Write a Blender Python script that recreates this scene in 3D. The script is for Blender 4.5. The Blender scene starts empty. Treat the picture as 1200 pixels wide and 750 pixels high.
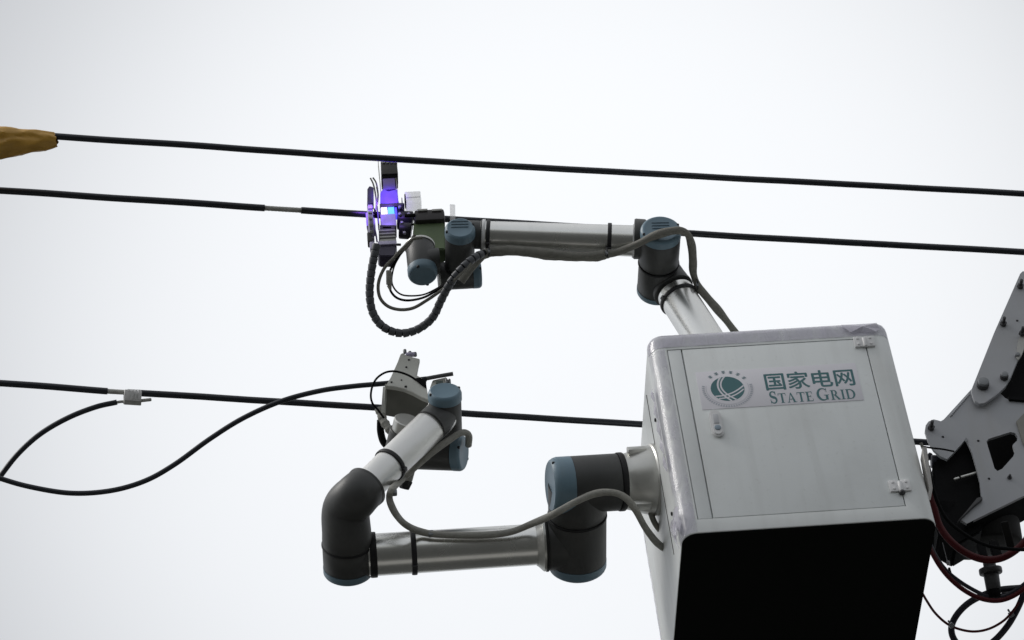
import bpy, bmesh, math, random
from mathutils import Vector, Matrix, noise
R = math.radians
random.seed(7)
SC = bpy.context.scene
COL = SC.collection

# ------------------------------------------------------------------ camera
F = 3450.4                                   # focal length in photo pixels (1200 px wide)
AX = Vector((0.995423, 0.058317, -0.075706))   # world axes seen in the camera frame
AY = Vector((-0.013376, -0.699382, -0.714623))
AZ = Vector((-0.094622, 0.712365, -0.695401))
ROT = Matrix((AX, AY, AZ))                   # camera -> world
CAM = Vector((0, 0, 1.6))
cd = bpy.data.cameras.new('camera')
cam = bpy.data.objects.new('camera', cd)
COL.objects.link(cam)
m4 = ROT.to_4x4(); m4.translation = CAM
cam.matrix_world = m4
cd.sensor_width = 36
cd.lens = F / 1200 * 36
cd.clip_start = .05
cd.clip_end = 3000
cd.dof.use_dof = True
cd.dof.focus_distance = 8.5
cd.dof.aperture_fstop = 9
SC.camera = cam

# ------------------------------------------------------------------ sky and light
SC.view_settings.view_transform = 'Standard'
SC.view_settings.look = 'None'
SC.view_settings.exposure = 0
SC.view_settings.gamma = 1
SC.cycles.max_bounces = 6
SC.cycles.use_denoising = True
SUN_EL, SUN_AZ = R(48), R(-94)              # veiled sun high on the left
sund = Vector((math.sin(SUN_AZ)*math.cos(SUN_EL), math.cos(SUN_AZ)*math.cos(SUN_EL), math.sin(SUN_EL)))
w = bpy.data.worlds.new('World')
SC.world = w
w.use_nodes = True
nt = w.node_tree
nt.nodes.clear()
N = nt.nodes.new; L = nt.links.new
out = N('ShaderNodeOutputWorld')
add = N('ShaderNodeAddShader')
bg1 = N('ShaderNodeBackground'); bg2 = N('ShaderNodeBackground')
sky = N('ShaderNodeTexSky'); sky.sky_type = 'NISHITA'; sky.sun_disc = False
sky.sun_elevation = SUN_EL; sky.sun_rotation = SUN_AZ
sky.dust_density = 1
hs = N('ShaderNodeHueSaturation'); hs.inputs['Saturation'].default_value = .35
L(sky.outputs[0], hs.inputs['Color']); L(hs.outputs[0], bg1.inputs['Color'])
bg1.inputs['Strength'].default_value = .05
# the overcast cloud layer: even grey white, lens vignette painted in round the view
geo = N('ShaderNodeTexCoord')
dot = N('ShaderNodeVectorMath'); dot.operation = 'DOT_PRODUCT'
dot.inputs[1].default_value = (cam.matrix_world.to_3x3() @ Vector((0.030, -0.022, -1))).normalized()
L(geo.outputs['Generated'], dot.inputs[0])
ramp = N('ShaderNodeMapRange'); ramp.interpolation_type = 'SMOOTHSTEP'
ramp.inputs['From Min'].default_value = math.cos(R(15.5)); ramp.inputs['From Max'].default_value = math.cos(R(2))
ramp.inputs['To Min'].default_value = .43; ramp.inputs['To Max'].default_value = .86
L(dot.outputs['Value'], ramp.inputs['Value'])
cn = N('ShaderNodeTexNoise'); cn.inputs['Scale'].default_value = 2.6; cn.inputs['Detail'].default_value = 3
L(geo.outputs['Generated'], cn.inputs['Vector'])
cm = N('ShaderNodeMapRange'); cm.inputs['To Min'].default_value = .96; cm.inputs['To Max'].default_value = 1.04
L(cn.outputs['Fac'], cm.inputs['Value'])
mul = N('ShaderNodeMath'); mul.operation = 'MULTIPLY'
L(ramp.outputs[0], mul.inputs[0]); L(cm.outputs[0], mul.inputs[1])
# an overcast sky brightens towards the zenith
sx = N('ShaderNodeSeparateXYZ'); L(geo.outputs['Generated'], sx.inputs[0])
zr_ = N('ShaderNodeMapRange'); zr_.inputs['From Min'].default_value = 0; zr_.inputs['From Max'].default_value = 1
zr_.inputs['To Min'].default_value = .58; zr_.inputs['To Max'].default_value = 1.2
L(sx.outputs['Z'], zr_.inputs['Value'])
mul2 = N('ShaderNodeMath'); mul2.operation = 'MULTIPLY'
L(mul.outputs[0], mul2.inputs[0]); L(zr_.outputs[0], mul2.inputs[1])
bg2.inputs['Color'].default_value = (.975, .987, .997, 1)
L(mul2.outputs[0], bg2.inputs['Strength'])
L(bg1.outputs[0], add.inputs[0]); L(bg2.outputs[0], add.inputs[1]); L(add.outputs[0], out.inputs['Surface'])
sl = bpy.data.lights.new('sun', 'SUN'); sl.energy = 1.5; sl.angle = R(25); sl.color = (1, .97, .93)
so = bpy.data.objects.new('sun', sl); COL.objects.link(so)
so.rotation_euler = sund.to_track_quat('Z', 'Y').to_euler()
so.location = (0, 0, 30)

# ------------------------------------------------------------------ pixel -> place helpers
def ray(px, py): return ROT @ Vector(((px-600)/F, (375-py)/F, -1))
def P(px, py, z): return CAM + ray(px, py)*z                      # at a distance z along the view axis
def V(x, y, z): return (ROT @ Vector((x, y, -z))).normalized()   # direction: right, up, away
BOX = CAM + ray(757.7, 389.3)*8.436                              # top left front corner of the cabinet
BW, BD, BH = .6964, .7056, .7575
def PY(px, py, y):                                               # on the upright plane y behind the cabinet front
    r = ray(px, py); return CAM + r*((BOX.y + y - CAM.y)/r.y)
def PX(px, py, x):
    r = ray(px, py); return CAM + r*((BOX.x + x - CAM.x)/r.x)
def zof(p): return -(ROT.transposed() @ (p-CAM)).z
X, Y, Z = Vector((1,0,0)), Vector((0,1,0)), Vector((0,0,1))

# ------------------------------------------------------------------ materials
MATS = {}
def mat(name, col, rough=.5, metal=0, var=.12, nscale=30, bump=0, bscale=200, spec=.5, streak=None, coat=0, rvar=.08, dirt=0):
    m = bpy.data.materials.new(name); m.use_nodes = True
    n = m.node_tree.nodes; l = m.node_tree.links
    b = n['Principled BSDF']
    b.inputs['Roughness'].default_value = rough
    b.inputs['Metallic'].default_value = metal
    b.inputs['Specular IOR Level'].default_value = spec
    b.inputs['Coat Weight'].default_value = coat
    tc = n.new('ShaderNodeTexCoord')
    no = n.new('ShaderNodeTexNoise'); no.inputs['Scale'].default_value = nscale; no.inputs['Detail'].default_value = 5
    if streak:
        mp = n.new('ShaderNodeMapping'); mp.inputs['Scale'].default_value = streak
        l.new(tc.outputs['Object'], mp.inputs['Vector']); l.new(mp.outputs[0], no.inputs['Vector'])
    else:
        l.new(tc.outputs['Object'], no.inputs['Vector'])
    mx = n.new('ShaderNodeMix'); mx.data_type = 'RGBA'
    mx.inputs['A'].default_value = (*[c*(1-var) for c in col], 1)
    mx.inputs['B'].default_value = (*[min(1, c*(1+var)) for c in col], 1)
    l.new(no.outputs['Fac'], mx.inputs['Factor']); last = mx.outputs['Result']
    if dirt:                                  # dust film and faint run-down streaks
        for sc_, lo_, hi_ in (((26, 26, 1.4), .50, .78), ((5, 5, 4), .48, .75), ((90, 90, 70), .62, .80)):
            m_ = n.new('ShaderNodeMapping'); m_.inputs['Scale'].default_value = sc_; l.new(tc.outputs['Object'], m_.inputs['Vector'])
            q_ = n.new('ShaderNodeTexNoise'); q_.inputs['Scale'].default_value = 1; q_.inputs['Detail'].default_value = 6; l.new(m_.outputs[0], q_.inputs['Vector'])
            r_ = n.new('ShaderNodeMapRange'); r_.inputs['From Min'].default_value = lo_; r_.inputs['From Max'].default_value = hi_
            r_.inputs['To Min'].default_value = 0; r_.inputs['To Max'].default_value = dirt; l.new(q_.outputs['Fac'], r_.inputs['Value'])
            x_ = n.new('ShaderNodeMix'); x_.data_type = 'RGBA'; x_.inputs['B'].default_value = (.30, .29, .26, 1)
            l.new(r_.outputs[0], x_.inputs['Factor']); l.new(last, x_.inputs['A']); last = x_.outputs['Result']
    l.new(last, b.inputs['Base Color'])
    rr = n.new('ShaderNodeMapRange'); rr.inputs['To Min'].default_value = max(.02, rough-rvar); rr.inputs['To Max'].default_value = min(1, rough+rvar)
    l.new(no.outputs['Fac'], rr.inputs['Value']); l.new(rr.outputs[0], b.inputs['Roughness'])
    if bump:
        n2 = n.new('ShaderNodeTexNoise'); n2.inputs['Scale'].default_value = bscale; n2.inputs['Detail'].default_value = 3
        l.new(tc.outputs['Object'], n2.inputs['Vector'])
        bp = n.new('ShaderNodeBump'); bp.inputs['Strength'].default_value = bump; bp.inputs['Distance'].default_value = .004
        l.new(n2.outputs['Fac'], bp.inputs['Height']); l.new(bp.outputs[0], b.inputs['Normal'])
    MATS[name] = m
    return m
M_PAINT = mat('cabinet paint', (.81, .835, .825), .42, var=.05, nscale=3, bump=.06, bscale=350, streak=(1, 1, .35), dirt=.16)
M_DOOR = mat('door paint', (.80, .83, .825), .42, var=.06, nscale=2.6, bump=.06, bscale=350, streak=(1.2, 1, .3), dirt=.16)
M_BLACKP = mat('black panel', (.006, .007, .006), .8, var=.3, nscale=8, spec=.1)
M_GASKET = mat('dark gap', (.03, .03, .03), .8)
M_WHITE = mat('white painted metal', (.74, .74, .74), .35, var=.06)
M_ALU = mat('brushed aluminium tube', (.88, .88, .85), .27, metal=1, var=.04, nscale=7, rvar=.04, dirt=.10)
M_ALUP = mat('cast aluminium', (.62, .62, .59), .38, metal=.85, var=.06, nscale=40)
M_JOINT = mat('dark grey joint housing', (.050, .052, .051), .48, var=.14, nscale=20, bump=.05, bscale=600, dirt=.05)
M_BLUE = mat('blue grey joint cap', (.15, .235, .295), .42, var=.08, nscale=25, dirt=.10)
M_RING = mat('black rubber ring', (.014, .014, .015), .5, spec=.3)
M_STRAP = mat('black strap', (.012, .012, .014), .55)
M_CLOTH = mat('grey braided sleeve', (.20, .195, .17), .75, var=.35, nscale=70, bump=.5, bscale=260)
M_LGCLOTH = mat('pale grey braided sleeve', (.31, .305, .275), .75, var=.3, nscale=70, bump=.5, bscale=260)
M_HOSE = mat('dark grey ribbed hose', (.072, .077, .086), .45, var=.15)
M_WIRE = mat('black wire insulation', (.015, .018, .025), .40, var=.35, nscale=14, spec=.5, bump=.08, bscale=60)
M_BARE = mat('bare grey conductor', (.46, .46, .43), .45, metal=.3, var=.35, nscale=50)
M_CLAMP = mat('silver clamp', (.88, .88, .88), .5, metal=0, var=.15, nscale=80, bump=.5, bscale=160)
M_YELLOW = mat('ochre insulating sheet', (.62, .345, .058), .42, var=.38, nscale=14, bump=.4, bscale=40)
M_PLATE = mat('grey boom plate', (.37, .38, .40), .5, dirt=.2, var=.10, nscale=7, bump=.04, bscale=300)
M_BLACK = mat('black machinery', (.0025, .0025, .003), .75, var=.4, spec=.12)
M_DGREY = mat('dark grey machinery', (.007, .0068, .006), .7, var=.3, spec=.25)
M_BOLT = mat('dark steel bolt', (.05, .05, .053), .4, metal=.4)
M_PIN = mat('grey pin head', (.20, .21, .22), .45, metal=.2)
M_RED = mat('dark red hose', (.065, .005, .007), .5, spec=.2, var=.3)
M_NAVY = mat('blue black hose', (.010, .011, .022), .4, var=.3)
M_GREEN = mat('olive green bracket', (.10, .145, .065), .5, var=.2)
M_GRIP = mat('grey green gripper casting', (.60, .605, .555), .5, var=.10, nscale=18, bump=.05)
M_VIOLET = mat('violet tool metal', (.17, .13, .34), .35, metal=.5, var=.25, nscale=50)  # violet tone set in the base colour
M_LAV = mat('grey lavender block', (.46, .43, .58), .4, metal=.3, var=.15, nscale=50)
M_TGREY = mat('grey tool block', (.42, .42, .39), .4, metal=.3, var=.2, nscale=60)
M_TBLACK = mat('black tool block', (.045, .043, .04), .4, metal=.3, var=.3, nscale=60)
M_STICK = mat('lilac grey sticker', (.805, .79, .835), .45, var=.02, nscale=4)
M_TEAL = mat('teal print', (.060, .175, .19), .5, var=.08)
M_TEALF = mat('faded teal print', (.47, .50, .55), .5, var=.08)
M_LATCH = mat('latch button', (.25, .32, .38), .4)
M_STEEL = mat('thin steel rope', (.35, .35, .36), .4, metal=.7)
M_GROUND = mat('asphalt ground', (.036, .037, .034), .9, var=.3, nscale=.4, bump=.3, bscale=30)

def film_mat(lo=.35, hi=.8):
    m = bpy.data.materials.new('lilac protective film'); m.use_nodes = True
    n = m.node_tree.nodes; l = m.node_tree.links; b = n['Principled BSDF']
    b.inputs['Base Color'].default_value = (.62, .60, .69, 1); b.inputs['Roughness'].default_value = .18
    b.inputs['Coat Weight'].default_value = .5
    tc = n.new('ShaderNodeTexCoord'); mp = n.new('ShaderNodeMapping'); mp.inputs['Scale'].default_value = (14, 14, 5)
    no = n.new('ShaderNodeTexNoise'); no.inputs['Scale'].default_value = 1.6; no.inputs['Detail'].default_value = 3; no.inputs['Distortion'].default_value = 1.2
    l.new(tc.outputs['Object'], mp.inputs[0]); l.new(mp.outputs[0], no.inputs['Vector'])
    bp = n.new('ShaderNodeBump'); bp.inputs['Strength'].default_value = .20; bp.inputs['Distance'].default_value = .01
    l.new(no.outputs['Fac'], bp.inputs['Height']); l.new(bp.outputs[0], b.inputs['Normal'])
    tr = n.new('ShaderNodeBsdfTransparent'); ms = n.new('ShaderNodeMixShader')
    mr = n.new('ShaderNodeMapRange'); mr.inputs['From Min'].default_value = .3; mr.inputs['From Max'].default_value = .7
    mr.inputs['To Min'].default_value = lo; mr.inputs['To Max'].default_value = hi
    l.new(no.outputs['Fac'], mr.inputs['Value']); l.new(mr.outputs[0], ms.inputs[0])
    l.new(tr.outputs[0], ms.inputs[1]); l.new(b.outputs[0], ms.inputs[2]); l.new(ms.outputs[0], n['Material Output'].inputs['Surface'])
    return m
M_FILM = film_mat()
M_FILM2 = film_mat(.08, .5)
M_TRANS = mat('milky white plastic', (.85, .85, .85), .4, var=.04)
_n = M_TRANS.node_tree; _t = _n.nodes.new('ShaderNodeBsdfTransparent'); _t.inputs['Color'].default_value = (.95, .95, .95, 1)
_m = _n.nodes.new('ShaderNodeMixShader'); _m.inputs[0].default_value = .7
_n.links.new(_n.nodes['Principled BSDF'].outputs[0], _m.inputs[1]); _n.links.new(_t.outputs[0], _m.inputs[2]); _n.links.new(_m.outputs[0], _n.nodes['Material Output'].inputs['Surface'])
def emit_mat(name, col, s):
    m = bpy.data.materials.new(name); m.use_nodes = True
    b = m.node_tree.nodes['Principled BSDF']
    b.inputs['Base Color'].default_value = (*col, 1); b.inputs['Emission Color'].default_value = (*col, 1); b.inputs['Emission Strength'].default_value = s
    return m
M_LEDW = emit_mat('white lamp face', (.86, .88, 1), 1.2)
M_LEDC = emit_mat('cyan lamp face', (.12, .50, 1), 1.15)
M_LEDB = emit_mat('blue lamp face', (.10, .08, 1), 1.0)
M_LEDV = emit_mat('violet lamp strip', (.30, .18, 1), .9)

# ------------------------------------------------------------------ mesh helpers
ROOT = {}                                    # object -> world offset its mesh is measured from
def frame(axis, ref=None):
    a = axis.normalized()
    r = ref if ref is not None else (Z if abs(a.z) < .9 else X)
    u = a.cross(r).normalized(); v = a.cross(u).normalized()
    return a, u, v
def spline(pts, n=8):
    pts = [Vector(p) for p in pts]
    q = [pts[0]*2-pts[1]] + pts + [pts[-1]*2-pts[-2]]
    o = []
    for i in range(1, len(q)-2):
        a, b, c, d = q[i-1:i+3]
        for k in range(n):
            t = k/n
            o.append(.5*((2*b)+(c-a)*t+(2*a-5*b+4*c-d)*t*t+(3*b-a-3*c+d)*t**3))
    o.append(pts[-1]); return o
class MB:
    def __init__(s): s.bm = bmesh.new()
    def lathe(s, o, axis, prof, seg=40, ref=None):
        a, u, v = frame(axis, ref); rings = []
        for t, r in prof:
            c = o + a*t
            if r <= 1e-6: rings.append([s.bm.verts.new(c)])
            else: rings.append([s.bm.verts.new(c + (u*math.cos(2*math.pi*k/seg)+v*math.sin(2*math.pi*k/seg))*r) for k in range(seg)])
        for A, B in zip(rings, rings[1:]):
            for k in range(seg):
                j = (k+1) % seg
                if len(A) == 1 and len(B) == 1: break
                if len(A) == 1: s.bm.faces.new((A[0], B[j], B[k]))
                elif len(B) == 1: s.bm.faces.new((A[k], A[j], B[0]))
                else: s.bm.faces.new((A[k], A[j], B[j], B[k]))
        return s
    def cyl(s, a, b, r, r2=None, bev=.003, seg=32):
        d = b-a; h = d.length; r2 = r if r2 is None else r2; bev = min(bev, h*.4, r*.4, r2*.4)
        return s.lathe(a, d, [(0, 0), (0, r-bev), (bev*.3, r-bev*.3), (bev, r), (h-bev, r2), (h-bev*.3, r2-bev*.3), (h, r2-bev), (h, 0)], seg)
    def tube(s, pts, r, seg=12, cap=True):
        n = len(pts); rings = []; u = None
        for i, p in enumerate(pts):
            t = (pts[min(i+1, n-1)]-pts[max(i-1, 0)]).normalized()
            if u is None: u = t.cross(Z if abs(t.z) < .9 else X).normalized()
            else: u = (u - t*u.dot(t)).normalized()
            v = t.cross(u); rr = r(i/(n-1)) if callable(r) else r
            rings.append([s.bm.verts.new(p+(u*math.cos(2*math.pi*k/seg)+v*math.sin(2*math.pi*k/seg))*rr) for k in range(seg)])
        for A, B in zip(rings, rings[1:]):
            for k in range(seg): s.bm.faces.new((A[k], A[(k+1) % seg], B[(k+1) % seg], B[k]))
        if cap:
            s.bm.faces.new(rings[0][::-1]); s.bm.faces.new(rings[-1])
        return s
    def box(s, c, dims, axes=(X, Y, Z), bev=.003):
        b = bmesh.new(); bmesh.ops.create_cube(b, size=1)
        mm = Matrix([axes[0].normalized()*dims[0], axes[1].normalized()*dims[1], axes[2].normalized()*dims[2]]).transposed()
        for v in b.verts: v.co = mm @ v.co + c
        bmesh.ops.recalc_face_normals(b, faces=b.faces[:])
        bev = min(bev, min(dims)*.35)
        if bev > 0: bmesh.ops.bevel(b, geom=b.edges[:], offset=bev, segments=2, affect='EDGES', profile=.6)
        s.join(b); return s
    def join(s, b):
        me = bpy.data.meshes.new('tmp'); b.to_mesh(me); b.free(); s.bm.from_mesh(me); bpy.data.meshes.remove(me)
    def prism(s, pts, th, holes=(), bev=.0):
        """polygon pts (world) extruded by the vector th; holes = lists of points"""
        b = bmesh.new(); edges = []
        for lp in [pts]+list(holes):
            vs = [b.verts.new(p) for p in lp]
            edges += [b.edges.new((vs[i], vs[(i+1) % len(vs)])) for i in range(len(vs))]
        if holes: bmesh.ops.triangle_fill(b, edges=edges, use_beauty=True, use_dissolve=False)
        else: b.faces.new([v for v in b.verts])
        fs = b.faces[:]
        ex = bmesh.ops.extrude_face_region(b, geom=fs)
        bmesh.ops.translate(b, vec=th, verts=[g for g in ex['geom'] if isinstance(g, bmesh.types.BMVert)])
        bmesh.ops.recalc_face_normals(b, faces=b.faces[:])
        if bev:
            es = [e for e in b.edges if len(e.link_faces) == 2 and e.calc_face_angle(0) > .6]
            bmesh.ops.bevel(b, geom=es, offset=bev, segments=2, affect='EDGES')
        s.join(b); return s
    def flat(s, pts):
        s.bm.faces.new([s.bm.verts.new(p) for p in pts]); return s
def thing(name, label, cat, loc, group=None):
    o = bpy.data.objects.new(name, None); COL.objects.link(o)
    o.location = loc; o.empty_display_size = .1
    ROOT[o.name] = Vector(loc)
    o['label'] = label; o['category'] = cat
    if group: o['group'] = group
    return o
def obj(name, mb, m, parent=None, label=None, cat=None, group=None, kind=None, ang=38, loc=None):
    bm = mb.bm
    off = ROOT[parent.name] if parent is not None else (Vector(loc) if loc is not None else Vector((0, 0, 0)))
    if off.length: bmesh.ops.translate(bm, vec=-off, verts=bm.verts[:])
    bmesh.ops.recalc_face_normals(bm, faces=bm.faces[:])
    me = bpy.data.meshes.new(name); bm.to_mesh(me); bm.free()
    for p in me.polygons: p.use_smooth = True
    me.set_sharp_from_angle(angle=R(ang))
    for q in (m if isinstance(m, (list, tuple)) else [m]): me.materials.append(q)
    o = bpy.data.objects.new(name, me); COL.objects.link(o)
    if parent is not None: o.parent = parent
    elif loc is not None: o.location = loc
    ROOT[o.name] = off
    for k, v_ in (('label', label), ('category', cat), ('group', group), ('kind', kind)):
        if v_: o[k] = v_
    return o
def dup(o, parent, d):
    c = o.copy(); COL.objects.link(c); c.parent = parent; c.location = o.location + d; ROOT[c.name] = ROOT[o.name]
    return c

# ------------------------------------------------------------------ ground
g = MB(); g.flat([Vector((-900, -900, 0)), Vector((900, -900, 0)), Vector((900, 900, 0)), Vector((-900, 900, 0))])
obj('ground', g, M_GROUND, kind='structure')
g = MB(); g.box(Vector((0, 6.35, .002)), (120, 2.6, .012), bev=.002)  # unseen pale strip, added to reflect a streak into the arm tubes
obj('reflector_strip', g, mat('pale reflector strip', (.26, .255, .24), .85, var=.2, nscale=1.5, bump=.2, bscale=40), kind='structure')

# ------------------------------------------------------------------ control cabinet
cab = thing('control_cabinet', 'pale grey metal cabinet with closed hinged door, sticker and black underside', 'cabinet', BOX + Vector((BW/2, BD/2, -BH)))
RC, RT = .042, .034
def outline(ins, n=8, z=0):
    r = max(RC-ins, .004); o = []
    for cx, cy, a0 in ((BW-RC, RC, -90), (BW-RC, BD-RC, 0), (RC, BD-RC, 90), (RC, RC, 180)):
        for k in range(n+1):
            a = R(a0+90*k/n); o.append(BOX + Vector((cx+r*math.cos(a), cy+r*math.sin(a), z)))
    return o
OX0, OX1, OZ0, OZ1 = .048, .6195, -.7105, -.0745      # door opening in the front
bd = MB(); bm = bd.bm
zs = [(.0030, -BH), (.0016, -BH+.0006), (.0006, -BH+.0016), (0, -BH+.0034), (0, -RT)] + [(RT*(1-math.cos(R(a))), -RT+RT*math.sin(R(a))) for a in (15, 30, 45, 60, 75, 90)]
rings = [[bm.verts.new(p) for p in outline(i, z=z)] for i, z in zs]
NP = len(rings[0])
for ri, (A, B) in enumerate(zip(rings, rings[1:])):
    for k in range(NP):
        j = (k+1) % NP
        if ri == 3 and j == 0:               # the flat front: a frame round the door opening
            o = [bm.verts.new(BOX+Vector(c)) for c in ((OX0, 0, OZ0), (OX1, 0, OZ0), (OX1, 0, OZ1), (OX0, 0, OZ1))]
            q = [A[k], A[0], B[0], B[k]]
            i_ = [bm.verts.new(v.co+Y*.012) for v in o]
            for e in range(4):
                f2 = (e+1) % 4
                bm.faces.new((q[e], q[f2], o[f2], o[e])); bm.faces.new((o[e], o[f2], i_[f2], i_[e]))
            bm.faces.new(i_)
            continue
        bm.faces.new((A[k], A[j], B[j], B[k]))
bm.faces.new(rings[-1])
lip = [bm.verts.new(p) for p in outline(.010, z=-BH)]
lip2 = [bm.verts.new(p) for p in outline(.010, z=-BH+.02)]
for k in range(NP):
    j = (k+1) % NP
    bm.faces.new((rings[0][j], rings[0][k], lip[k], lip[j])); bm.faces.new((lip[j], lip[k], lip2[k], lip2[j]))
obj('body', bd, M_PAINT, cab, ang=30)
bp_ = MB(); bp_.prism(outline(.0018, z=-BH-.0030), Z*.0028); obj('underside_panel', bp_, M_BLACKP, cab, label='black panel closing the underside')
def slab(x0, x1, z0, z1, y0, th, bev=.0015):
    s = MB(); s.box(BOX+Vector(((x0+x1)/2, y0+th/2, (z0+z1)/2)), (x1-x0, th, z1-z0), bev=bev); return s
DX0 = .0905
obj('side_strip', slab(OX0+.0022, DX0-.0022, OZ0+.0022, OZ1-.0022, .0006, .012), M_DOOR, cab)
door = obj('door', slab(DX0+.0016, OX1-.0028, OZ0+.0028, OZ1-.0028, .0001, .012), M_DOOR, cab)
# hinges
def hinge(x, z):
    h = MB()
    for s_ in (-1, 1):
        h.box(BOX+Vector((x+s_*.0165, -.0035, z)), (.026, .007, .040), bev=.002)
        for dz in (-.011, .011): h.cyl(BOX+Vector((x+s_*.018, -.0068, z+dz)), BOX+Vector((x+s_*.018, -.0095, z+dz)), .0042, bev=.001, seg=14)
    h.cyl(BOX+Vector((x, -.007, z-.022)), BOX+Vector((x, -.007, z+.012)), .0058, bev=.0015, seg=16)
    return h
obj('hinge', hinge(.6150, -.092), M_WHITE, door)
obj('hinge', hinge(.6150, -.640), M_WHITE, door)
pin = MB(); pin.cyl(BOX+Vector((.616, -.007, -.6715)), BOX+Vector((.616, -.007, -.6622)), .009, seg=16); obj('hinge_pin', pin, M_BOLT, door)
# latch: a rounded bar with a push button
lt = MB(); pts = []
for cz, a0 in ((-.344+.003, 0), (-.402-.003, 180)):
    for k in range(11):
        a = R(a0+18*k); pts.append(BOX+Vector((.1475+.0165*math.cos(a), -.0005, cz+.0165*math.sin(a))))
lt.prism(pts, -Y*.013, bev=.004); obj('latch', lt, M_WHITE, door)
lt = MB(); lt.cyl(BOX+Vector((.148, -.013, -.395)), BOX+Vector((.148, -.0165, -.395)), .009, bev=.002, seg=20); obj('latch_button', lt, M_LATCH, door)
lt = MB(); lt.box(BOX+Vector((.1475, -.0142, -.362)), (.015, .003, .034)); obj('latch_lever', lt, mat('latch lever grey', (.52, .53, .55), .4), door)
# sticker with print
SY = -.0012
st = MB(); st.box(BOX+Vector((.346, -.0006, -.2415)), (.458, .0012, .1445), bev=.0002); stk = obj('sticker', st, M_STICK, cab)
def SP(x, z, lift=0): return BOX+Vector((x, SY-.0003-lift, z))
# Chinese name
tc_ = bpy.data.curves.new('txt', 'FONT'); tc_.body = '\u56fd\u5bb6\u7535\u7f51'; tc_.offset = 0; tc_.size = 1
to_ = bpy.data.objects.new('txt', tc_); COL.objects.link(to_)
dg = bpy.context.evaluated_depsgraph_get(); tm = bpy.data.meshes.new_from_object(to_.evaluated_get(dg))
xs = [v.co.x for v in tm.vertices]; ys = [v.co.y for v in tm.vertices]
ax0, ax1, ay0, ay1 = min(xs), max(xs), min(ys), max(ys)
CX0, CX1, CZ0, CZ1 = .3085, .5615, -.2555, -.1905
for v in tm.vertices:
    v.co = SP(CX0+(v.co.x-ax0)/(ax1-ax0)*(CX1-CX0), CZ0+(v.co.y-ay0)/(ay1-ay0)*(CZ1-CZ0))
t_ = MB()
for k, (ox, oz) in enumerate(((0, 0), (.0011, 0), (-.0011, 0), (0, .0010), (0, -.0010))):
    n0 = len(t_.bm.verts); t_.bm.from_mesh(tm)
    t_.bm.verts.ensure_lookup_table()
    for v in t_.bm.verts[n0:]: v.co += Vector((ox, -.00002*k, oz))
obj('lettering', t_, M_TEAL, stk)
bpy.data.objects.remove(to_); bpy.data.curves.remove(tc_); bpy.data.meshes.remove(tm)
# serif name, letters drawn as strokes with thick stems, thin bars and serifs
LIFT = [0]
def poly(mb, pts, fn):
    LIFT[0] += .000012; mb.flat([fn(x, z, LIFT[0]) for x, z in pts])
def strokes(mb, path, width, fn):
    """path: centre points (finely sampled); width(t) -> stroke width"""
    n = len(path)
    Ls, Rs = [], []
    for i, (x, z) in enumerate(path):
        a, b = path[max(i-1, 0)], path[min(i+1, n-1)]
        dx, dz = b[0]-a[0], b[1]-a[1]; d = math.hypot(dx, dz) or 1
        h = width(i/(n-1))/2; Ls.append((x-dz/d*h, z+dx/d*h)); Rs.append((x+dz/d*h, z-dx/d*h))
    LIFT[0] += .000012
    l = [mb.bm.verts.new(fn(x, z, LIFT[0])) for x, z in Ls]; r = [mb.bm.verts.new(fn(x, z, LIFT[0])) for x, z in Rs]
    for i in range(n-1): mb.bm.faces.new((l[i], l[i+1], r[i+1], r[i]))
def arc(cx, cz, rx, rz, a0, a1, n=24):
    return [(cx+rx*math.cos(R(a0+(a1-a0)*i/n)), cz+rz*math.sin(R(a0+(a1-a0)*i/n))) for i in range(n+1)]
def rect(mb, x0, z0, x1, z1, fn): poly(mb, [(x0, z0), (x1, z0), (x1, z1), (x0, z1)], fn)
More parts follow.
